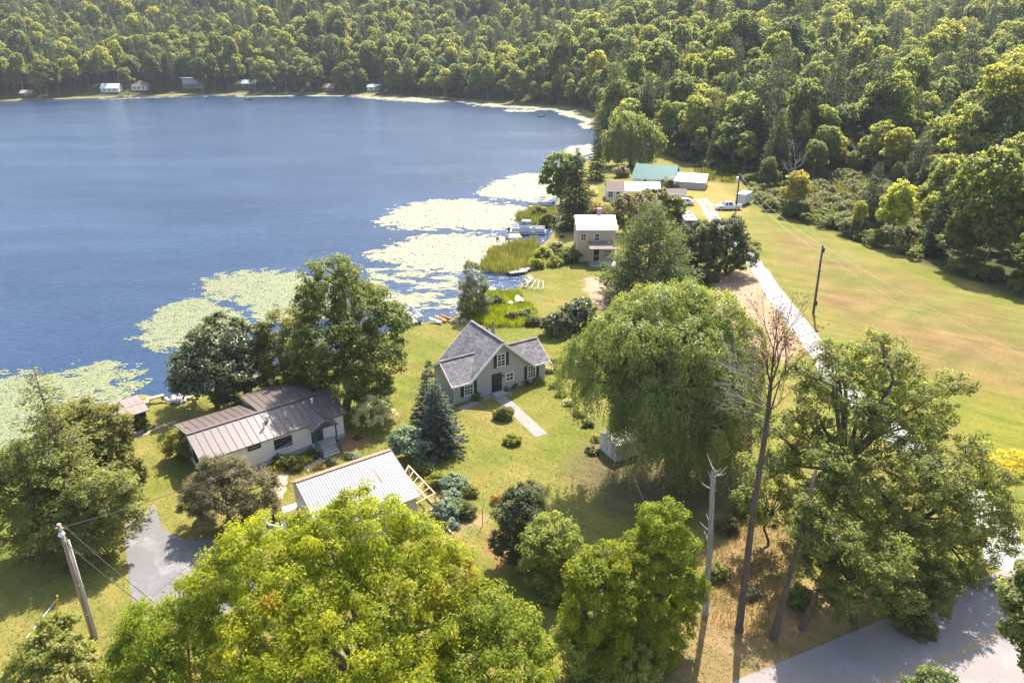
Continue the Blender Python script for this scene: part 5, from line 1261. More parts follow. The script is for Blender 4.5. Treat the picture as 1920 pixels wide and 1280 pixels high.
tree('maple_tree', 'dark round maple at the water edge, behind the white cottage', 'tree', (408, 762), [(415, 632, 1, 50), (370, 680, 0, 46), (458, 690, 1, 50), (405, 705, -1.5, 55), (452, 640, 2, 44), (350, 710, 1, 32), (430, 735, -1, 38)], ML['maple'], MB_dark, .24, .45, 21, .75, .27, .2, 34, low=-.75)
tree('lakeside_tree', 'light green drooping tree squeezed between dark maple and big lakeside tree', 'tree', (535, 750), [(530, 615, 1, 40), (515, 665, 0, 42), (560, 650, .5, 45), (535, 705, -1, 42), (505, 630, 1, 30)], ML['shrub'], MB_bark, .2, .4, 22, .75, .32, .12, 32, droop=.6, low=-.8)
tree('lakeside_tree', 'biggest tree on the shore, tall and full, behind the white cottage', 'tree', (650, 765), [(622, 525, 1, 52), (600, 570, 0, 48), (670, 575, 1, 62), (630, 620, -1, 70), (715, 610, 2, 48), (700, 660, 0, 60), (600, 660, -1, 55), (655, 700, -2, 58), (735, 600, 2.5, 34), (625, 500, 1, 24), (690, 720, 0, 40), (590, 715, 0, 45)], ML['big'], MB_bark, .42, .35, 23, .85, .27, .14, 42, low=-.8, droop=.3)
tree('lakeside_shrub', 'dark bush under the big lakeside tree, above the cottage roof end', 'shrub', (575, 735), [(565, 715, 0, 30), (605, 720, 0, 26)], ML['broad'], MB_bark, .08, .2, 24, .6, .26, .14, 30)

# weeping willow
def weeping(label, base, lobes, n, seed, step, leaf, wid, smin, smax, m, r=.55):
    bp = at(*base); pl = Plant(seed); L = [lobe3(a, b, bp.y + dy, rp, tuple(bp), l[4] if len(l) > 4 else .8) for l in lobes for a, b, dy, rp in [l[:4]]]
    willow(pl, L, n, smin, smax, step, leaf, wid); crown(pl, [l for l in L if l[2] > max(q[2] for q in L) * .3], 1.05 * leaf / .28, leaf * 1.1, wid * 1.1, 46, 1.0, -.35, .45, .7, 0, 0, .15)
    limbs(pl, (0, 0, 0), L, r, 1, .3, 8, 3)
    return split_tree('willow_tree', label, 'tree', bp, pl, m, MB_dark)
weeping('huge weeping willow with trailing branches, beside the lawn of the grey house', (1262, 872), [(1240, 585, 1, 52), (1150, 625, 0, 46), (1335, 590, 1.5, 50), (1200, 640, -1.5, 58), (1290, 650, -1.5, 60), (1110, 680, 0, 40), (1375, 680, 1, 44), (1180, 590, 2, 40), (1390, 620, 2, 30), (1285, 560, 2.5, 36), (1215, 555, 3, 26), (1330, 720, -2, 56), (1140, 720, -1.5, 46), (1095, 650, .5, 28), (1235, 720, -2.5, 60), (1350, 645, 0, 40), (1250, 750, -1.5, 80, 1), (1185, 710, -.5, 44, 1), (1340, 770, 0, 60, 1), (1235, 775, -3, 64, 1), (1320, 790, -3, 62, 1), (1275, 810, -3.5, 46, 1), (1390, 760, .5, 40, 1) , (1300, 830, -3.5, 44, 1), (1355, 820, -1.5, 40, 1)], 12000, 31, .16, .28, .08, .8, 4.6, ML['willow'])
weeping('second weeping willow, farther off by the lake, above the green roofed house', (1182, 312), [(1180, 240, 0, 32), (1150, 262, 0, 22), (1212, 258, 0, 26), (1185, 268, -1, 30, 1)], 2600, 32, .35, .7, .26, 3, 9, ML['willow'])

# the bright tree mass nearest the camera
tree('ash_tree', 'large bright yellow green ash below the metal roofed garage', 'tree', (-6.8, 26.5, 0), [(690, 985, 2.2, 78), (620, 1030, 1.5, 85), (770, 1030, 2, 70), (500, 1050, 1.5, 90), (580, 1120, 0, 105), (720, 1110, .5, 105), (830, 1080, 1.5, 65), (430, 1080, 1.5, 62), (660, 1200, -1.5, 120), (820, 1170, 0, 85), (520, 1200, -1.5, 105), (745, 1260, -2, 100), (600, 1290, -3, 110), (390, 1110, 1, 50)], ML['ash'], MB_bark, .34, .4, 41, .62, .21, .068, 68, low=-.55, up=.55, droop=.55, inner=.2, extra=1)
tree('ash_tree', 'lower bright green ash over the driveway, nearest the utility pole', 'tree', (-17.2, 26.6, 0), [(290, 1180, .8, 60), (350, 1185, 0, 70), (270, 1250, -.3, 65), (400, 1240, -.6, 85), (330, 1280, -1.2, 80), (455, 1275, -1.4, 70), (250, 1200, .5, 34)], ML['lime'], MB_bark, .2, .4, 42, .6, .2, .068, 66, droop=.55, extra=1)
tree('ash_tree', 'bright green ash beside the mown grass strip, right of the largest ash', 'tree', (.0, 26.2, 0), [(900, 1150, 1, 62), (950, 1190, .6, 62), (890, 1230, -.3, 80), (985, 1235, 0, 52), (950, 1280, -1.2, 85), (860, 1290, -1.5, 80)], ML['lime'], MB_bark, .2, .4, 43, .6, .2, .068, 66, droop=.55, extra=1)
tree('walnut_tree', 'bright green tree with hanging sprays, standing before the shaded lawn', 'tree', (1225, 1205), [(1245, 975, 1, 42), (1215, 1030, .5, 50), (1265, 1030, .5, 46), (1235, 1090, 0, 62), (1290, 1100, 0, 34), (1200, 1140, -.5, 55), (1260, 1150, -.3, 50), (1230, 1190, -1, 50)], ML['lime'], MB_bark, .2, .35, 44, .55, .2, .07, 62, droop=.6, low=-.8)
tree('walnut_tree', 'shorter bright green tree left of the one with hanging sprays', 'tree', (1115, 1245), [(1135, 1050, .5, 40), (1110, 1085, 0, 48), (1150, 1100, 0, 40), (1120, 1140, -.4, 58), (1090, 1185, -.4, 42), (1140, 1200, -.8, 50)], ML['lime'], MB_bark, .18, .35, 45, .55, .2, .075, 60, droop=.4, low=-.85)
tree('dogwood_shrub', 'dense green shrub at the foot of the two bright trees', 'shrub', (1085, 1275), [(1075, 1220, 0, 45), (1130, 1250, 0, 50), (1190, 1250, 0, 52), (1110, 1290, -.5, 50)], ML['shrub'], MB_bark, .08, .25, 46, .5, .17, .1, 46, low=-.6)
tree('maple_tree', 'broad leaved maple bough reaching over the road, nearest the camera', 'tree', (27.5, 25.0, 0), [(1915, 1120, 1.2, 38), (1925, 1180, .8, 36), (1990, 1150, 0, 80), (2000, 1220, 0, 80), (1960, 1080, 1, 40)], ML['oak'], MB_bark, .25, .3, 47, .55, .2, .17, 40, low=-.8)
tree('maple_tree', 'low leafy sapling at the bottom edge of the road', 'tree', (19.0, 27.4, 0), [(1760, 1290, 0, 36), (1720, 1300, 0, 26)], ML['broad'], MB_bark, .08, .3, 48, .45, .18, .12, 40)
tree('young_oak', 'small leafy oak growing below the utility pole', 'tree', (-22.0, 26.6, 0), [(108, 1185, .8, 34), (95, 1225, 0, 52), (135, 1235, .1, 38), (70, 1260, -.4, 52), (130, 1275, -.8, 52), (40, 1270, -.4, 30)], ML['shrub'], MB_bark, .14, .35, 49, .5, .2, .12, 44, dens=.8)

# the tall oaks on the right and their bare neighbours
tree('oak_tree', 'tall sunlit oak whose crown stands against the dry field', 'tree', (1562, 1040), [(1600, 690, 1.5, 60), (1540, 720, 1, 58), (1660, 690, 2.5, 62), (1720, 740, 3, 62), (1600, 770, 0, 78), (1680, 800, 1, 80), (1530, 790, .5, 58), (1740, 790, 3, 46), (1570, 660, 2, 34), (1650, 640, 2.5, 28), (1500, 700, 1, 32), (1500, 850, 0, 48), (1790, 720, 3.5, 30), (1545, 860, -3.6, 42), (1515, 925, -4.2, 34), (1580, 910, -3.6, 40), (1450, 800, -1, 30), (1460, 870, -1.5, 34)], ML['oak'], MB_dark, .32, .5, 51, .6, .22, .1, 24, dens=.85, low=-.7, inner=.45)
tree('oak_tree', 'wide oak leaning over the road, right of the tallest oak', 'tree', (1615, 1085), [(1700, 890, .5, 78), (1780, 900, 1, 70), (1620, 900, 0, 66), (1830, 950, 1.2, 60), (1740, 970, 0, 80), (1660, 980, -.6, 70), (1800, 1030, .3, 58), (1560, 930, 0, 48), (1720, 1060, -.4, 62), (1860, 900, 1.5, 40), (1830, 840, 1.6, 36), (1862, 1005, .9, 46), (1825, 1080, .3, 44), (1760, 1130, -.1, 40), (1880, 955, 1.2, 40), (1790, 1150, 0, 26)], ML['oak'], MB_dark, .34, .4, 52, .56, .19, .095, 27, dens=.85, low=-.75, inner=.45)
tree('oak_tree', 'dark lower oak overhanging the road shadow, below the other oaks', 'tree', (1600, 1165), [(1560, 1010, 0, 55), (1640, 1040, 0, 62), (1600, 1090, -.5, 58), (1690, 1110, -.3, 48), (1570, 1120, -.4, 42), (1530, 1060, 0, 36), (1505, 1000, .2, 32), (1522, 955, .4, 30)], ML['oak'], MB_dark, .22, .4, 53, .58, .19, .1, 36, low=-.8, inner=.4)
tree('oak_sapling', 'slim leafy bough hanging just above the road centre line', 'tree', (1690, 1170), [(1740, 1130, 0, 36), (1765, 1090, .4, 34), (1715, 1175, -.3, 34), (1700, 1150, 0, 32)], ML['broad'], MB_dark, .1, .3, 54, .5, .18, .1, 40)
tree('locust_tree', 'thin leafy young tree behind the bare trunks, left of the tallest oak', 'tree', (1440, 1020), [(1420, 880, 0, 30), (1455, 925, 0, 32), (1400, 935, 0, 26), (1470, 865, 0, 32), (1435, 970, -.2, 30), (1480, 930, .2, 34), (1490, 985, .2, 30), (1400, 880, 0, 26)], ML['oak'], MB_dark, .1, .35, 55, .6, .2, .11, 26, dens=.9, inner=.5)
def leaning_trunk(label, pts, r, seed, name='bare_trunk'):
    b = at(*pts[0]); P = [np.array([0, 0, -.2]), np.zeros(3)] + [np.array(atY(px_, py_, b.y + dy) - b) for px_, py_, dy in pts[1:]]
    pl = Plant(seed); rad = np.linspace(r, r * .45, len(P)); rad[0] = r * 1.5; rad[1] = r * 1.25; pl.tube(P, rad, 9, 0)
    for k in range(5):
        s = P[2] + (P[-1] - P[2]) * pl.rng.uniform(.1, .95); d = rdirs(pl.rng, 1)[0]; d[2] = abs(d[2]) * .5
        pl.tube([s, s + d * pl.rng.uniform(.3, .9)], [r * .22, r * .06], 5, 0)
    T = thing(name, label, 'tree', b); link('trunk', pl.mesh(name + '_trunk', [MB_dark], smooth=0), T); return T
leaning_trunk('dark leaning bare trunk rising from the roadside into the oaks', [(1450, 1195), (1480, 1080, .2), (1518, 930, 1.8), (1530, 880, 3)], .23, 61)
leaning_trunk('short pale stub of trunk leaning at the roadside, right of the dark one', [(1503, 1178), (1535, 1105, 0)], .22, 62, 'leaning_stub')
# dead snag
b = at(1322, 1150); pl = Plant(63); tp = np.array(atY(1338, 880, b.y) - b)
pl.tube([(0, 0, -.2), (0, 0, .2), tp * .5 + [.05, 0, 0], tp], [.34, .22, .18, .15], 9, 0)
for k in range(16):
    f = pl.rng.uniform(.5, 1.0) if k > 6 else pl.rng.uniform(.93, 1.0); d = rdirs(pl.rng, 1)[0]; d[2] = abs(d[2]) * .8 + .1; L = pl.rng.uniform(.5, 1.1); s = tp * f
    pl.tube([s, s + d * L * .5, s + d * L + [0, 0, .15]], [.055, .035, .012], 5, 0)
T = thing('dead_snag', 'dead grey snag with broken branch stubs, left of the bare topped tree', 'tree', b); link('trunk', pl.mesh('dead_snag_trunk', [MB_dead], smooth=0), T)
# half dead tree with bare silver boughs
b = at(1385, 1180); pl = Plant(64); ends = []
f1 = np.array(atY(1412, 960, b.y + .2) - b); f2 = np.array(atY(1437, 800, b.y + .5) - b); f3 = np.array(atY(1445, 720, b.y + .6) - b)
pl.tube([(0, 0, -.2), (0, 0, .3), f1 * .5, f1, f2, f3], [.4, .25, .21, .185, .15, .11], 9, 1)
for p0, tgt, r in ((f3, (1425, 650), .09), (f3, (1465, 640), .1), (f3, (1450, 600), .09), (f2, (1480, 700), .1), (f2 * .98, (1400, 780), .09), (f3, (1475, 590), .06), (f3 * .97, (1500, 660), .06)):
    e = np.array(atY(*tgt, b.y + pl.rng.uniform(-1.2, 1.5)) - b); d = e - p0; bare(pl, p0, d, np.linalg.norm(d) * .55, r * .75, 4, 1, .36, ends, .05)
dead = []
for p0, tgt, r in ((f3 * .98, (1360, 665), .07), (f2 + (f3 - f2) * .5, (1350, 690), .07), (f2 + (f3 - f2) * .4, (1345, 730), .06), (f2 + (f3 - f2) * .2, (1350, 750), .05), (f3 * .99, (1380, 630), .05)):
    e = np.array(atY(*tgt, b.y + pl.rng.uniform(-1.5, .8)) - b); d = e - p0; bare(pl, p0, d, np.linalg.norm(d) * .5, r * .55, 4, 2, .4, None, .0)
E_ = np.array(ends)[::2]; Q = np.repeat(E_, 2, 0) + pl.rng.normal(size=(len(E_) * 2, 3)) * .14
pl.leaves(Q, pl.rng.normal(size=Q.shape) + [0, 0, .4], .13, .09, pl.rng.random(len(Q)), 0)
T = thing('dying_tree', 'tall dying tree with a long bare trunk and silvery leafless boughs', 'tree', b)
a_, b1_, c_ = Plant(), Plant(), Plant()
for V, F, M, Tt in zip(pl.V, pl.F, pl.M, pl.T):
    q = (a_, b1_, c_)[M[0]]; q.V.append(V); q.F.append(F - F.min() + q.n); q.n += len(V); q.M.append(np.zeros(len(F), int)); q.T.append(Tt)
link('foliage', a_.mesh('dying_foliage', [ML['twig']]), T); link('trunk', b1_.mesh('dying_trunk', [MB_dark], smooth=0), T); o_ = link('dead_bough', c_.mesh('dead_bough', [MB_dead], smooth=0), T); o_['label'] = 'silvery dead leafless boughs'

# conifers
def con(name, label, base, h, r, m, seed, bark=None, cat='tree', group=None, **k):
    b = at(*base) if len(base) == 2 else Vector(base); pl = Plant(seed); conifer(pl, h, r, **k); return split_tree(name, label, cat, b, pl, m, bark or MB_dark, group)
con('spruce_tree', 'blue green spruce standing by the corner of the grey house', (822, 842), 7.4, 2.7, ML['blue'], 71, whorl=.33, nb=13, card=.3, wid=.13, dens=1.9, droop=.12, uptip=.1, power=.75)
con('spruce_tree', 'smaller blue spruce tucked behind the larger one by the grey house', (803, 782), 5.2, 1.7, ML['blue'], 72, whorl=.33, nb=11, card=.28, wid=.12, dens=1.8, droop=.12, uptip=.1, power=.8)
con('pine_tree', 'large spreading white pine in front of the tan house', (1212, 562), 14.2, 7.2, ML['pine'], 73, whorl=.72, nb=11, card=.7, wid=.22, dens=2.6, droop=-.02, uptip=.16, power=.62, tuft=.34, rag=.35, trunk=.28)
con('larch_tree', 'tall thin ragged larch with a bare top at the lily pad edge', (155, 1000), 14.6, 4.6, ML['larch'], 74, whorl=.5, nb=8, card=.42, wid=.15, dens=1.6, droop=.18, uptip=.05, power=.82, rag=.6, trunk=.17, tuft=.16)
con('spruce_tree', 'tall dark spruce on the shore behind the motor boat', (1078, 428), 16.0, 4.1, ML['fir'], 75, whorl=.55, nb=12, card=.6, wid=.26, dens=1.5, droop=.3, power=.7)
con('spruce_tree', 'narrow dark spruce between the lake and the far willow', (1118, 338), 15.0, 2.9, ML['fir'], 76, whorl=.6, nb=10, card=.7, wid=.3, dens=1.2, droop=.25, power=.75)
con('pine_tree', 'very tall yellow green white pine towering over the lake corner', (1150, 262), 27.0, 8.0, ML['pine'], 77, whorl=1.1, nb=10, card=1.1, wid=.4, dens=1.6, droop=.05, uptip=.1, power=.6, tuft=.4, trunk=.4)
con('pine_tree', 'slightly shorter white pine right of the very tall one', (1205, 262), 21.0, 5.6, ML['pine'], 78, whorl=1.1, nb=9, card=1.0, wid=.38, dens=1.4, droop=.05, uptip=.1, power=.65, tuft=.4, trunk=.35)
tree('cedar_tree', 'dark rounded cedar at the bend of the gravel road', 'tree', (1362, 515), [(1365, 438, 0, 32, 1), (1355, 470, 0, 42, 1), (1385, 470, .5, 34, 1), (1340, 440, .5, 30, 1), (1372, 424, .5, 18, 1)], ML['cedar'], MB_dark, .3, .2, 79, .8, .36, .15, 36, low=-.9, up=.2)
tree('cedar_tree', 'second dark cedar left of the rounded one by the gravel road', 'tree', (1305, 500), [(1305, 450, 0, 34, 1), (1290, 475, 0, 28, 1), (1322, 470, -.5, 28, 1)], ML['cedar'], MB_dark, .25, .2, 80, .8, .36, .15, 36, low=-.9, up=.2)
tree('shoreline_tree', 'round dark leafy tree left of the tall dark spruce', 'tree', (1052, 380), [(1050, 310, 0, 27), (1035, 335, 0, 22), (1068, 335, .5, 24), (1048, 355, -.5, 20), (1075, 305, 1, 20)], ML['broad'], MB_bark, .25, .35, 81, 1.0, .55, .3, 26, low=-.6)
tree('locust_tree', 'leafy tree with light clusters between the pine and the white bungalow', 'tree', (1190, 440), [(1180, 395, 0, 36), (1205, 385, 1, 30), (1160, 415, 0, 24), (1215, 410, 0, 30)], ML['crab'], MB_bark, .25, .3, 82, .9, .45, .2, 30, low=-.6)
tree('locust_tree', 'bright green tree in front of the white bungalow', 'tree', (1245, 425), [(1235, 375, 0, 24), (1262, 385, 0, 22), (1215, 372, 0, 18), (1260, 405, 0, 26)], ML['shrub'], MB_bark, .22, .3, 83, .9, .5, .26, 28, low=-.6)
tree('hardwood_tree', 'dark green round topped tree beside the huge weeping willow', 'tree', (1085, 668), [(1090, 580, 0, 26), (1075, 600, 0, 30), (1100, 615, 0, 26), (1060, 605, .4, 22), (1085, 635, -.4, 24)], ML['maple'], MB_bark, .15, .35, 84, .65, .3, .2, 30, low=-.7)
tree('hardwood_tree', 'low dark bushy tree left of the round topped one by the willow', 'shrub', (1045, 628), [(1040, 605, 0, 22), (1055, 612, 0, 18), (1028, 614, 0, 14)], ML['maple'], MB_bark, .08, .3, 85, .55, .28, .18, 28, low=-.7)
tree('willow_shrub', 'tall silvery willow bush standing at the water by the inlet', 'shrub', (888, 590), [(885, 505, 0, 13, 1.3), (893, 535, 0, 20, 1.2), (878, 545, 0, 20, 1.2), (886, 570, 0, 27, .9), (905, 565, 0, 16)], ML['silver'], MB_bark, .1, .25, 86, .55, .3, .07, 34, low=-.9, droop=-.9, up=.2)
tree('flowering_bush', 'pale flowering bush at the end of the white cottage', 'shrub', (700, 805), [(700, 765, 0, 30, .8), (685, 780, 0, 24, .8), (715, 778, 0, 22, .8)], ML['cream'], MB_bark, .07, .3, 87, .5, .2, .12, 26, dens=.7, low=-.4)
tree('lilac_shrub', 'green bush growing behind the pale flowering one', 'shrub', (715, 755), [(712, 740, 0, 22), (722, 730, 0, 18)], ML['broad'], MB_bark, .06, .3, 88, .5, .2, .12, 28)
tree('crabapple_tree', 'wide brownish green crabapple in front of the white cottage', 'tree', (432, 985), [(430, 890, .5, 42, .8), (385, 920, 0, 42, .8), (475, 915, .3, 44, .8), (425, 945, -.6, 52, .8), (370, 955, 0, 32), (490, 950, 0, 36), (400, 870, .8, 24)], ML['crab'], MB_dark, .18, .3, 89, .55, .19, .07, 52, low=-.7, up=.7)
tree('bush', 'green bush with yellow blossom at the left end of the white cottage', 'shrub', (345, 860), [(342, 825, 0, 26), (325, 840, 0, 18), (355, 845, 0, 24)], ML['shrub'], MB_bark, .06, .3, 90, .5, .2, .11, 34)
tree('thicket_tree', 'broad leafy tree between the larch and the boathouse', 'tree', (165, 905), [(160, 785, 1, 40), (205, 790, 1, 34), (130, 820, 0, 44), (185, 835, 0, 46), (110, 790, 1.5, 30), (215, 820, .5, 28), (160, 870, -.5, 42), (220, 860, 0, 36), (240, 890, 0, 28)], ML['shrub'], MB_dark, .16, .3, 91, .65, .24, .12, 40, low=-.7)
tree('thicket_tree', 'wide olive green tree under the larch, casting shade over the driveway', 'tree', (115, 1030), [(60, 870, 0, 55), (30, 930, 0, 60), (110, 900, 0, 52), (90, 960, -.6, 62), (165, 930, 0, 55), (210, 925, .2, 48), (225, 960, 0, 38), (150, 985, -1, 48), (20, 980, -1, 45), (-20, 900, 0, 60), (180, 1000, -1, 36)], ML['oak'], MB_dark, .22, .35, 92, .65, .24, .1, 40, low=-.8)
tree('bush', 'light green young bush against the dark boathouse wall', 'shrub', (264, 805), [(262, 790, 0, 14, 1), (268, 800, 0, 11, 1)], ML['lime'], MB_bark, .04, .3, 93, .35, .2, .12, 24)
tree('arborvitae', 'upright grey green arborvitae at the back of the mixed shrubs', 'shrub', (1000, 985), [(1000, 925, 0, 20, 1.3), (1005, 955, 0, 22, 1.2)], ML['silver'], MB_bark, .08, .2, 94, .4, .18, .06, 44, low=-.9, up=.1)
tree('mixed_shrub', 'olive green round shrub left of the grey green arborvitae', 'shrub', (960, 1050), [(965, 960, 0, 36, 1), (985, 1000, 0, 46, 1), (955, 1015, -.3, 36, 1), (1000, 1035, -.6, 40, 1), (975, 935, .3, 26, 1)], ML['cedar'], MB_bark, .1, .25, 95, .5, .18, .09, 50, low=-.8)
tree('mixed_shrub', 'bright leafy shrub right of the olive one, edging the shaded lawn', 'shrub', (1040, 1090), [(1040, 1000, 0, 42), (1060, 1045, -.2, 46), (1020, 1060, -.4, 42), (1085, 1075, -.3, 42), (1050, 1100, -.8, 46), (1095, 1120, -1, 44), (1020, 1020, -.6, 44), (1070, 1160, -1.6, 40), (1040, 1130, -1.4, 36)], ML['shrub'], MB_bark, .1, .25, 96, .5, .18, .1, 48, low=-.8)
tree('hydrangea', 'lush green shrub beside the big blue spruce and garage', 'shrub', (775, 860), [(760, 825, 0, 28, .9), (785, 835, 0, 26, .9), (745, 840, 0, 18), (800, 862, -.3, 22)], ML['glaucous'], MB_bark, .05, .2, 97, .45, .22, .15, 34)
for i, (x, y, r, m, lab) in enumerate([(820, 900, 20, 'shrub', 'feathery green asparagus bush in the vegetable garden, nearest the shrubs'), (850, 905, 24, 'glaucous', 'pale leafy plants along the lawn edge of the vegetable garden'), (800, 880, 15, 'shrub', 'low green plant between shrub and pen in the vegetable garden'), (838, 955, 26, 'glaucous', 'blue green cabbages beside the timber pen'), (868, 955, 22, 'broad', 'dark green squash plants at the corner of the vegetable garden'), (845, 930, 18, 'glaucous', 'grey green kale in the middle of the vegetable garden'), (880, 920, 15, 'shrub', 'light green bean plants nearest the mown lawn'), (848, 980, 12, 'glaucous', 'single blue cabbage on bare soil at the garden end')]):
    tree('vegetable_plant', lab, 'plant', (x, y + r * .5), [(x - r * .4, y, 0, r * .7, .55), (x + r * .45, y + 2, 0, r * .7, .55), (x, y - r * .3, .2, r * .6, .5)], ML[m], MB_bark, .03, .2, 110 + i, .3, .2, .13, 26, low=-.8, extra=0, group='plants of the vegetable garden')
tree('ornamental_grass', 'upright clump of ornamental grass beside the paver path', 'plant', (944, 784), [(938, 775, 0, 10, 1.1), (950, 775, 0, 10, 1.1), (944, 772, 0, 9, 1.3)], ML['reed'], MB_bark, .02, .2, 120, .3, .5, .05, 60, low=-1, droop=-2.2, up=.1, extra=0)
tree('hosta', 'round low hosta alone on the front lawn', 'plant', (961, 830), [(961, 824, 0, 15, .5), (954, 826, 0, 9, .5), (968, 826, 0, 9, .5)], ML['cream'] if False else ML['lime'], MB_bark, .02, .2, 121, .28, .2, .13, 30, low=0, extra=0)
small = [(893, 745, 9, 'shrub', 'small bush under the lower left window of the grey house'), (945, 728, 6, 'broad', 'low plants right of the black front door of the grey house'), (965, 722, 7, 'broad', 'dark low bush below the small square window'), (985, 716, 7, 'broad', 'dark low bush below the right hand shuttered window'), (1013, 714, 9, 'shrub', 'bush with light leaves at the right corner of the grey house'), (1030, 690, 12, 'cream', 'pale flowering bush past the right end of the grey house'), (806, 684, 8, 'shrub', 'bush at the left end of the grey house, on the lawn'), (805, 700, 11, 'silver', 'grey green bush by the far left corner of the grey house'), (1040, 722, 9, 'shrub', 'first plant in the border right of the paver path, nearest the house'), (1052, 738, 9, 'cedar', 'dark plant in the border below the willow, second from the house'), (1066, 754, 9, 'cream', 'pale plant in the border below the willow, third from the house'), (1085, 776, 9, 'shrub', 'leafy plant in the border below the willow, fourth from the house'), (1102, 795, 9, 'cedar', 'dark plant in the border near the garden shed'), (1110, 845, 10, 'cedar', 'dark low plant at the corner of the white garden shed'), (1118, 822, 8, 'shrub', 'low plant between border and white garden shed'), (545, 868, 20, 'shrub', 'rounded yellow green shrub before the white cottage wall'), (515, 858, 13, 'reed', 'upright grassy plant before the white cottage wall'), (590, 853, 8, 'broad', 'dark small bush beside the cottage porch steps'), (620, 865, 8, 'glaucous', 'little bluish bush at the ridge of the metal garage roof'), (660, 855, 11, 'glaucous', 'low bluish bush on the grass above the garage ridge'), (668, 818, 7, 'lime', 'small bright bush on the mulch by the cottage end'), (937, 935, 12, 'russet', 'low reddish brown bush on the mown lawn'), (1000, 602, 14, 'broad', 'dark green bush in the weeds near the upturned boat'), (985, 590, 15, 'broad', 'dark bush beside the upturned rowing boat'), (960, 595, 14, 'reed', 'yellow green clump of weeds left of the dark bushes'), (930, 566, 16, 'shrub', 'grey green weeds between silvery willow bush and boat')]
for i, (x, y, r, m, lab) in enumerate(small):
    tree('garden_bush', lab, 'shrub', (x, y + r * .45), [(x - r * .35, y, 0, r * .75, .8), (x + r * .4, y + 1, 0, r * .7, .8), (x, y - r * .3, .1, r * .6, .8)], ML[m], MB_bark, .03, .2, 130 + i, .35, .2 if y > 650 else .3, .12, 28, low=-1, extra=0)
for i, (x, y, r, m, lab) in enumerate([(518, 878, 10, 'flower', 'yellow flowers left of the rounded shrub by the cottage'), (573, 862, 11, 'flower', 'yellow flowers between the rounded shrub and porch steps'), (601, 874, 9, 'russet', 'rusty orange flowers at the foot of the porch steps'), (1290, 368, 9, 'flower', 'orange yellow flowers beside the rusty roofed little shed'), (1900, 862, 40, 'flower', 'bank of yellow goldenrod at the road end of the dry field'), (1880, 880, 30, 'flower', 'lower patch of yellow goldenrod behind the wide oak')]):
    tree('flower_clump', lab, 'flowers', (x, y + r * .4), [(x - r * .45, y + r * .1, 0, r * .7, .5), (x + r * .5, y + r * .1, 0, r * .7, .5), (x, y - r * .1, .1, r * .6, .5)], ML[m], MB_bark, .02, .2, 170 + i, .35, .12, .09, 22, low=-.4, extra=0, dens=.55 if r > 20 else .8)
# bushes along the shore between the docks and round the far cottages
far_b = [(1020, 478, 16, 'shrub', 'light green bush behind the reeds, nearest the lake'), (1045, 470, 17, 'silver', 'pale bush in the hedge left of the tan house, middle one'), (1068, 482, 19, 'broad', 'dark bush in the hedge left of the tan house, at the lawn'), (1010, 495, 13, 'lime', 'bright bush behind the wooden inlet dock'), (1040, 492, 13, 'shrub', 'rounded bush beside the lawn, behind the wooden dock'), (1085, 470, 15, 'cream', 'pale bush against the corner of the tan house'), (1028, 412, 14, 'shrub', 'sunny round bush right of the canopy pontoon boat'), (1015, 398, 13, 'reed', 'yellow green bush behind the canopied pontoon boat'), (1100, 385, 16, 'crab', 'brown tinged bush between dark spruce and tan house'), (1120, 395, 15, 'russet', 'russet bush behind the tan house roof'), (1105, 360, 12, 'cream', 'pale dry bush left of the white bungalow'), (1130, 395, 12, 'crab', 'dull bush just behind the tan house chimney'), (1165, 325, 14, 'crab', 'pale brown bush left of the green roofed house'), (1255, 345, 14, 'crab', 'brownish bush in front of the metal barn'), (1205, 340, 7, 'lime', 'small bright bush at the wall of the green roofed house'), (1225, 350, 8, 'shrub', 'small bush between green roofed house and metal barn'), (1305, 525, 20, 'cedar', 'olive bush above the crown of the huge willow'), (1330, 520, 16, 'crab', 'dull bush by the dirt patch at the gravel road'), (1270, 450, 20, 'lime', 'bright bush between pine and camper'), (1275, 490, 22, 'broad', 'dark bush right of the white pine'), (1150, 560, 14, 'russet', 'reddish bush at the left foot of the white pine'), (1290, 430, 10, 'shrub', 'small bush at the back of the camper'), (1650, 1000, 26, 'cedar', 'scrubby bush in dry grass beneath the oaks'), (1405, 1110, 16, 'silver', 'thin grey green sapling bush between the two bare trunks'), (1345, 1075, 20, 'shrub', 'leafy sapling bush beside the dead snag'), (1365, 985, 20, 'crab', 'brown sapling behind the dead snag'), (1405, 950, 26, 'shrub', 'yellow green scrub between dying tree and willow'), (1500, 940, 30, 'oak', 'scrub under the tallest oak beside the leaning trunk'), (1500, 1120, 26, 'broad', 'roadside scrub beside the leaning dark trunk')]
for i, (x, y, r, m, lab) in enumerate(far_b):
    fr_ = at(x, y + r * .7); sc = max(fr_.length / 90, .55)
    tree('bush', lab, 'shrub', (x, y + r * .5), [(x - r * .35, y, 0, r * .75, .85), (x + r * .4, y + 1, 0, r * .7, .85), (x, y - r * .35, .1, r * .65, .85)], ML[m], MB_bark, .05, .2, 200 + i, .5 * sc, .27 * sc, .14 * sc, 30, low=-1, extra=0)
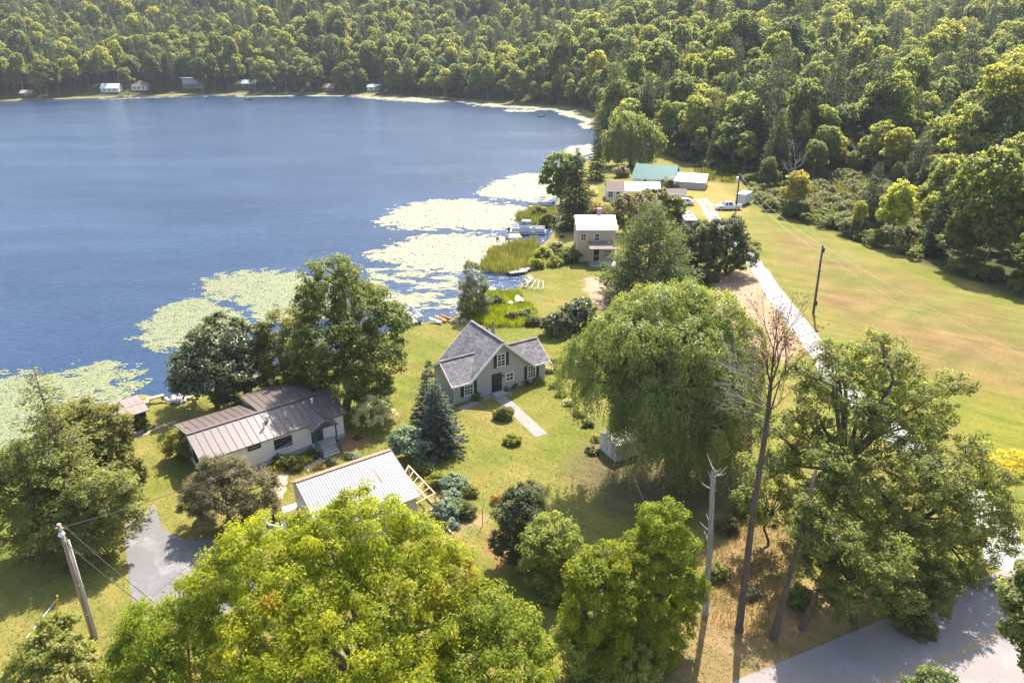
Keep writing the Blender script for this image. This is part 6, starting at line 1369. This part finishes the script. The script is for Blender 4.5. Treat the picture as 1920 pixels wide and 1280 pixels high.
# ------------------------------------------------------------------ woods
LIB = []
def lib_broad(seed, h, r, n, squat=.8, leaf=.6):
    pl = Plant(seed); rg = random.Random(seed); L = []
    for i in range(int(n * 1.9)):
        a = 2.4 * i + rg.uniform(-.4, .4); t = rg.uniform(.1, .92); rad = r * (.82 - .42 * t) * rg.uniform(.6, 1.15); q = r * rg.uniform(.22, .42)
        L.append((math.cos(a) * rad, math.sin(a) * rad, h * (.38 + .5 * t), q, q, q * rg.uniform(.8, 1.15) * squat))
    L.append((0, 0, h * .82, r * .5, r * .5, r * .48)); L.append((0, 0, h * .55, r * .62, r * .62, h * .24))
    crown(pl, L, .85, leaf * .88, leaf * .5, 14, 1.0, -.75, .55, 0, 0, 0, .2, .75); limbs(pl, (0, 0, 0), L[::4], .2, 1, .35, 6, 0); return pl
def lib_con(seed, h, r, **k): pl = Plant(seed); conifer(pl, h, r, **k); return pl
SPEC = [('b', 'round', lib_broad(301, 15, 5.0, 7)), ('b', 'broad', lib_broad(302, 14, 5.8, 9, .75)), ('b', 'tall', lib_broad(303, 18, 4.6, 8, 1.0)), ('b', 'uneven', lib_broad(304, 16, 5.2, 6, .9)), ('b', 'slender', lib_broad(305, 17, 3.8, 7, 1.1)), ('b', 'full', lib_broad(306, 16, 5.6, 10, .85)),
        ('c', 'tall', lib_con(311, 21, 4.2, whorl=.9, nb=10, card=.95, wid=.36, dens=1.3, droop=.1, uptip=.06, power=.65, tuft=.35, trunk=.25)), ('c', 'pointed', lib_con(312, 18, 3.4, whorl=.7, nb=11, card=.8, wid=.32, dens=1.2, droop=.28, power=.85, trunk=.2)), ('c', 'narrow', lib_con(313, 16, 2.4, whorl=.65, nb=10, card=.75, wid=.3, dens=1.3, droop=.22, power=.75, trunk=.18))]
for i, (cl, shape, pl) in enumerate(SPEC):
    a = Plant(); b = Plant()
    for V, F, M, T in zip(pl.V, pl.F, pl.M, pl.T):
        q = a if M[0] == 0 else b
        q.V.append(V); q.F.append(F - F.min() + q.n); q.n += len(V); q.M.append(np.zeros(len(F), int)); q.T.append(T)
    m = ML['broad'] if cl == 'b' else ML['fir']
    LIB.append(dict(cl=cl, shape=shape, crown=a.mesh(f'wood_crown_{shape}', [m]), trunk=b.mesh(f'wood_trunk_{shape}', [MB_bark if cl == 'b' else MB_dark], smooth=0), pl=pl))
rng = np.random.default_rng(77)
st = 6.0; X, Y = np.meshgrid(np.arange(-480, 470, st), np.arange(96, 900, st)); X = X.ravel(); Y = Y.ravel()
X = X + rng.uniform(-.42, .42, X.size) * st; Y = Y + rng.uniform(-.42, .42, Y.size) * st
sdF = poly_sdf(X, Y, forest_poly); sdS = poly_sdf(X, Y, shore); Z = ground_z(X, Y, sdS)
d_ = Y * CP - (Z + 9 - CAMH) * SP; U = Y * SP + (Z + 9 - CAMH) * CP; PX = 960 + FPX * X / d_; PY = 640 - FPX * U / d_
keep = (sdF < -1.0) & (sdS > 2.0) & (PX > -160) & (PX < 2080) & (PY > -170)
# leave the far-shore houses and their banks open
for hx, hy, w_h in [(207, 170, 16), (255, 168, 13), (362, 166, 24), (462, 166, 14), (700, 172, 12), (618, 172, 9), (50, 182, 9)]:
    p = Vector(fs(hx, hy)); dx = np.abs(X - p.x - (p.y - Y) * p.x / p.y) < mpp(p.y) * w_h * .8 + 4.5; keep &= ~(dx & (Y > p.y - 60) & (Y < p.y + 12))
# marsh opening beyond the field
marsh = W((1440, 372), (1520, 345), (1640, 340), (1720, 390), (1700, 440), (1600, 420), (1500, 398)); sm = poly_sdf(X, Y, marsh); keep &= ~((sm < 2) & (rng.random(X.size) < .72)); keep &= ~((poly_sdf(X, Y, forest_edge, closed=False) < 11) & (PX > 1440) & (PX < 1790) & (Y < 200) & (rng.random(X.size) < .35))
X, Y, Z, PX, PY, sdS = (a[keep] for a in (X, Y, Z, PX, PY, sdS))
n = len(X)
dEdge = poly_sdf(X, Y, forest_edge, closed=False)
coni = np.clip(.27 + .5 * (mottle(X, Y, .021) - .55) + .28 * (PX > 1050) * (mottle(X + 30, Y, .05) > .62) + .3 * ((X < -10) & (Y > 560) & (X > -380)) * (mottle(X, Y, .03) > .35), .04, .8)
isC = rng.random(n) < coni
var = np.where(isC, 6 + rng.integers(0, 3, n), rng.integers(0, 6, n))
scl = rng.uniform(.68, 1.3, n) ** 1.0 * np.where(isC, 1.08, 1.02) * (.88 + .24 * mottle(X, Y, .04))
near_marsh = poly_sdf(X, Y, marsh) < 12
mx = rng.random(n); scl = scl * np.where(mx < .2, .62, np.where(mx > .82, 1.2, 1.0)); szz = rng.uniform(.82, 1.28, n)
scl = np.where(near_marsh, scl * .75, scl)
right = (Y < 330)
scl = np.where(right & (dEdge < 6), scl * .85, scl); scl = np.where(right & (Y < 165) & (dEdge < 25), np.minimum(scl * .88, 1.12), scl)
rot = rng.random(n) * 6.28
ind = ((right & (dEdge < 19)) | ((~right) & (X < 60) & (sdS < 15)))
order = np.argsort(np.where(ind, np.hypot(X, Y), 1e9))[:int(min(ind.sum(), 262))]
chosen = np.zeros(n, bool); chosen[order] = True
print('forest trees', n, 'individual', chosen.sum(), 'ind candidates', ind.sum())
marks_near = [('very tall pine', 1150, 255), ('distant willow', 1185, 305), ('green roofed house', 1240, 330), ('metal barn', 1310, 340), ('cargo trailer', 1388, 372), ('pickup end of field', 1440, 405), ('lone field pole', 1545, 440), ('widest part of the field', 1660, 480), ('shadowed field corner', 1790, 525), ('near field end', 1930, 570)]
marks_far = [('low red roofed cabin', 50, 180), ('white lake cottage', 207, 172), ('hip roofed cottage', 262, 170), ('glazed modern house', 360, 166), ('dark brown cabin', 462, 166), ('reddish cabin', 606, 172), ('white pavilion', 700, 172), ('longest far lily drift', 800, 180), ('canoe', 960, 190), ('lake corner pine', 1090, 205)]
ordn = ['nearest', 'second nearest', 'third nearest', 'fourth nearest', 'fifth nearest', 'sixth nearest', 'seventh nearest', 'eighth nearest', 'ninth nearest', 'tenth nearest', 'eleventh nearest', 'twelfth nearest', 'thirteenth nearest', 'fourteenth nearest', 'fifteenth nearest'] + ['outlying'] * 60
shades = [((1, 1, 1, 1), 'mid green'), ((1.45, 1.35, 1.15, 1), 'light green'), ((.68, .76, .85, 1), 'dark green'), ((1.65, 1.45, .9, 1), 'yellowish green'), ((1.25, 1.25, 1.7, 1), 'pale grey green')]
buck = {}
for i in order:
    mk = marks_near if right[i] else marks_far
    j = min(range(len(mk)), key=lambda q: abs(PX[i] - mk[q][1])); row = ('front' if dEdge[i] < 7 else 'second' if dEdge[i] < 13 else 'third') if right[i] else ('front' if sdS[i] < 8.5 else 'second')
    buck.setdefault((bool(right[i]), j, row), []).append(i)
joined = {}
for (rt, j, row), lst in buck.items():
    mk = (marks_near if rt else marks_far)[j]; lst.sort(key=lambda i: abs(PX[i] - mk[1]))
    for k, i in enumerate(lst):
        L = LIB[var[i]]; s = 0 if isC[i] and rng.random() < .6 else int(rng.choice(5, p=[.34, .26, .16, .14, .10])); 
        if isC[i]: s = [0, 2][int(rng.random() < .4)]
        c, cn = shades[s]
        if isC[i]: cn = {'mid green': 'dusky green', 'dark green': 'dark'}[cn]
        kind = 'conifer' if isC[i] else 'broadleaf'
        lab = f"{L['shape']} {cn} {kind}, {ordn[k]} {mk[0].replace('widest part of the field', 'widest field part')}, {row} row of {'woods' if rt else 'far shore'}"
        nm = 'conifer_tree' if isC[i] else 'broadleaf_tree'
        grp = ('trees at the edge of the woods' if rt else 'trees along the far shore')
        if rt:
            T = thing(nm, lab, 'tree', (X[i], Y[i], Z[i]), rot[i], grp); T.scale = (scl[i], scl[i], scl[i] * szz[i])
            o = link('crown', L['crown'], T); o.color = c; o = link('trunk', L['trunk'], T)
        else:
            if var[i] not in joined: joined[var[i]] = L['pl'].mesh('wood_' + L['shape'], [ML['broad'] if L['cl'] == 'b' else ML['fir'], MB_bark])
            o = link(nm, joined[var[i]], None, (X[i], Y[i], Z[i]), rot[i]); o.scale = (scl[i], scl[i], scl[i] * szz[i]); o.color = c; tag(o, lab, 'tree', grp)

# the rest of the hillside reads as one mass of woods
fx = ~chosen
LIBM = [leafmat('wood_leaf', (.066, .096, .021), (.245, .26, .08), .5, rnd=0, inst=[(0, (.55, .7, .75)), (.3, (.95, 1.02, 1.0)), (.58, (1.35, 1.3, 1.2)), (.82, (1.75, 1.55, 1.2)), (.965, (2.1, 1.75, 1.0)), (1.0, (2.5, 1.2, .8))]), leafmat('wood_needle', (.042, .062, .026), (.085, .105, .04), .2, rnd=0, inst=[(0, (.7, .75, .8)), (.6, (1.1, 1.1, 1.1)), (1, (1.6, 1.5, 1.3))], rough=.7)]
def stuff_variants():
    out = []
    for v in range(len(LIB)):
        me = LIB[v]['pl'].mesh('woods_' + LIB[v]['shape'], [LIBM[0] if LIB[v]['cl'] == 'b' else LIBM[1], MB_bark])
        out.append(bpy.data.objects.new('woods_' + LIB[v]['shape'], me))
    return out
me = bpy.data.meshes.new('forest'); P = np.stack([X[fx], Y[fx], Z[fx] - .2], -1).astype(np.float32); me.vertices.add(len(P)); me.vertices.foreach_set('co', P.ravel())
for nm, vals in (('sc', scl[fx]), ('rt', rot[fx]), ('tv', np.clip(rng.random(fx.sum()) * .62 + .38 * mottle(X[fx], Y[fx], .03), 0, 1))): a = me.attributes.new(nm, 'FLOAT', 'POINT'); a.data.foreach_set('value', vals.astype(np.float32))
a = me.attributes.new('sv', 'FLOAT_VECTOR', 'POINT'); a.data.foreach_set('vector', np.stack([scl[fx], scl[fx], scl[fx] * szz[fx]], -1).astype(np.float32).ravel())
a = me.attributes.new('vi', 'INT', 'POINT'); a.data.foreach_set('value', var[fx].astype(np.int32))
fo = link('forest', me); tag(fo, 'unbroken hillside woods behind the lake and beyond the dry field', 'forest', None, 'stuff')
ng = bpy.data.node_groups.new('forest', 'GeometryNodeTree'); ng.interface.new_socket('Geometry', in_out='INPUT', socket_type='NodeSocketGeometry'); ng.interface.new_socket('Geometry', in_out='OUTPUT', socket_type='NodeSocketGeometry')
gi = ng.nodes.new('NodeGroupInput'); go = ng.nodes.new('NodeGroupOutput'); jn = ng.nodes.new('GeometryNodeJoinGeometry')
def attr(nm, t): q = ng.nodes.new('GeometryNodeInputNamedAttribute'); q.data_type = t; q.inputs[0].default_value = nm; return [o for o in q.outputs if o.enabled and o.name == 'Attribute'][0]
sc_, rt_, vi_ = attr('sv', 'FLOAT_VECTOR'), attr('rt', 'FLOAT'), attr('vi', 'INT')
cx = ng.nodes.new('ShaderNodeCombineXYZ'); ng.links.new(rt_, cx.inputs[2]); er = ng.nodes.new('FunctionNodeEulerToRotation'); ng.links.new(cx.outputs[0], er.inputs[0])
for v, ob in enumerate(stuff_variants()):
    oi = ng.nodes.new('GeometryNodeObjectInfo'); oi.inputs[0].default_value = ob
    cp = ng.nodes.new('FunctionNodeCompare'); cp.data_type = 'INT'; cp.operation = 'EQUAL'; ng.links.new(vi_, cp.inputs[2]); cp.inputs[3].default_value = v
    ip = ng.nodes.new('GeometryNodeInstanceOnPoints'); ng.links.new(gi.outputs[0], ip.inputs['Points']); ng.links.new(cp.outputs[0], ip.inputs['Selection']); ng.links.new(oi.outputs['Geometry'], ip.inputs['Instance']); ng.links.new(er.outputs[0], ip.inputs['Rotation']); ng.links.new(sc_, ip.inputs['Scale'])
    ng.links.new(ip.outputs[0], jn.inputs[0])
ng.links.new(jn.outputs[0], go.inputs[0]); md = fo.modifiers.new('scatter', 'NODES'); md.node_group = ng

# brush filling the wet ground beyond the field
def brush():
    pl = Plant(401); rg = np.random.default_rng(401); P = np.array(marsh); lo = P.min(0) - 14; hi = P.max(0) + 14
    x = rg.uniform(lo[0], hi[0], 900); y = rg.uniform(lo[1], hi[1], 900); e = poly_sdf(x, y, P); fe = poly_sdf(x, y, forest_poly)
    k = (e < 10) & (fe < -1) & (rg.random(900) < .6); x = x[k]; y = y[k]; z = ground_z(x, y); L = []
    for a, b, c in zip(x, y, z): r = rg.uniform(.9, 2.2); L.append((a, b, c + r * .7, r, r, r * .8))
    for l in L: crown(pl, [l], .7, .42, .2, 20, .8, -.2, .5)
    o = link('brush', pl.mesh('brush', [leafmat('brush_leaf', (.075, .095, .025), (.20, .195, .075), .35, rnd=0)])); tag(o, 'low pale brush covering the wet ground inside the woods by the field', 'brush', None, 'stuff')
brush()
def understory():
    """scrub under the front trees of the woods"""
    pl = Plant(402); rg = np.random.default_rng(402); E = np.array(forest_edge); L = []
    for i in range(1, len(E) - 1):
        a, b = E[i], E[i + 1]; ln = np.linalg.norm(b - a); nn = np.array([-(b - a)[1], (b - a)[0]]) / ln
        for q in range(int(ln / 1.6)):
            p = a + (b - a) * rg.random() + nn * rg.uniform(.3, 6); r = rg.uniform(.7, 1.9)
            if p[1] < 60: continue
            L.append((p[0], p[1], gz(*p) + r * .7, r, r, r * .95))
    for l in L: crown(pl, [l], .65, .38, .19, 20, .9, -.3, .5)
    o = link('undergrowth', pl.mesh('undergrowth', [ML['broad']])); tag(o, 'dark leafy undergrowth along the foot of the woods beside the dry field', 'undergrowth', None, 'stuff')
understory()

for k, (x, y, h, lab) in enumerate([(1480, 372, 13, 'bare grey dead tree in the wet brush, nearest the pickup end of the field'), (1712, 355, 15, 'bare pale dead tree standing in the wet brush, middle of the woods edge'), (1868, 330, 19, 'tall white dead trunk with bare boughs in front of the dark woods'), (1600, 330, 11, 'small leaning dead tree in the wet brush behind the lone field pole')]):
    b = at(x, y); pl = Plant(500 + k); pl.tube([(0, 0, -.2), (0, 0, h * .35), (pl.rng.normal() * .4, 0, h * .7)], [.24, .18, .12], 7, 0)
    for q in range(5): bare(pl, (0, 0, h * (.35 + .08 * q)), (pl.rng.normal(), pl.rng.normal(), 1.2), h * .2, .08, 3, 0, .45, None, .05)
    T = thing('dead_tree', lab, 'tree', (b.x, b.y, gz(b.x, b.y))); link('trunk', pl.mesh('dead_tree_trunk', [MB_dead], smooth=0), T)

# ------------------------------------------------------------------ light, camera
SUN_EL, SUN_AZ = math.radians(54), math.radians(16)     # azimuth from +Y towards +X
w = bpy.data.worlds.new('World'); SC.world = w; w.use_nodes = True; nt = w.node_tree
sk = nt.nodes.new('ShaderNodeTexSky'); sk.sky_type = 'NISHITA'; sk.sun_disc = False; sk.sun_elevation = SUN_EL; sk.sun_rotation = SUN_AZ; sk.air_density = 1.0; sk.dust_density = 2.0; sk.ozone_density = 1.0
bg = nt.nodes['Background']; bg.inputs[1].default_value = .13; nt.links.new(sk.outputs[0], bg.inputs[0])
sd = bpy.data.lights.new('sun', 'SUN'); sd.energy = 4.4; sd.angle = math.radians(.53); sd.color = (1.0, .945, .85); so = bpy.data.objects.new('sun', sd); COL.objects.link(so)
dv_ = Vector((math.sin(SUN_AZ) * math.cos(SUN_EL), math.cos(SUN_AZ) * math.cos(SUN_EL), math.sin(SUN_EL))); so.rotation_euler = dv_.to_track_quat('Z', 'Y').to_euler(); so.location = (0, 0, 200)
cam = bpy.data.cameras.new('camera'); cam.sensor_width = 36; cam.lens = FPX / 1920 * 36; cam.clip_end = 4000; co = bpy.data.objects.new('camera', cam); COL.objects.link(co)
hz = MB().box(-905, 905, -34, 965, -8, 175).build('haze', [], uv=False); hz['kind'] = 'stuff'; hm = bpy.data.materials.new('haze'); hm.use_nodes = True; hn = hm.node_tree; hn.nodes.remove(hn.nodes['Principled BSDF'])
pv = hn.nodes.new('ShaderNodeVolumePrincipled'); pv.inputs['Color'].default_value = (.88, .93, 1, 1); pv.inputs['Density'].default_value = .00011; hn.links.new(pv.outputs[0], hn.nodes['Material Output'].inputs['Volume']); hz.data.materials.append(hm)
co.location = (0, 0, CAMH); co.rotation_euler = (PI / 2 - PITCH, 0, 0); SC.camera = co
vs = SC.view_settings; vs.view_transform = 'Standard'; vs.look = 'None'; vs.exposure = 1.5; vs.gamma = 1
SC.cycles.max_bounces = 6; SC.cycles.diffuse_bounces = 3; SC.cycles.transmission_bounces = 4; SC.cycles.transparent_max_bounces = 4; SC.cycles.caustics_reflective = False; SC.cycles.caustics_refractive = False
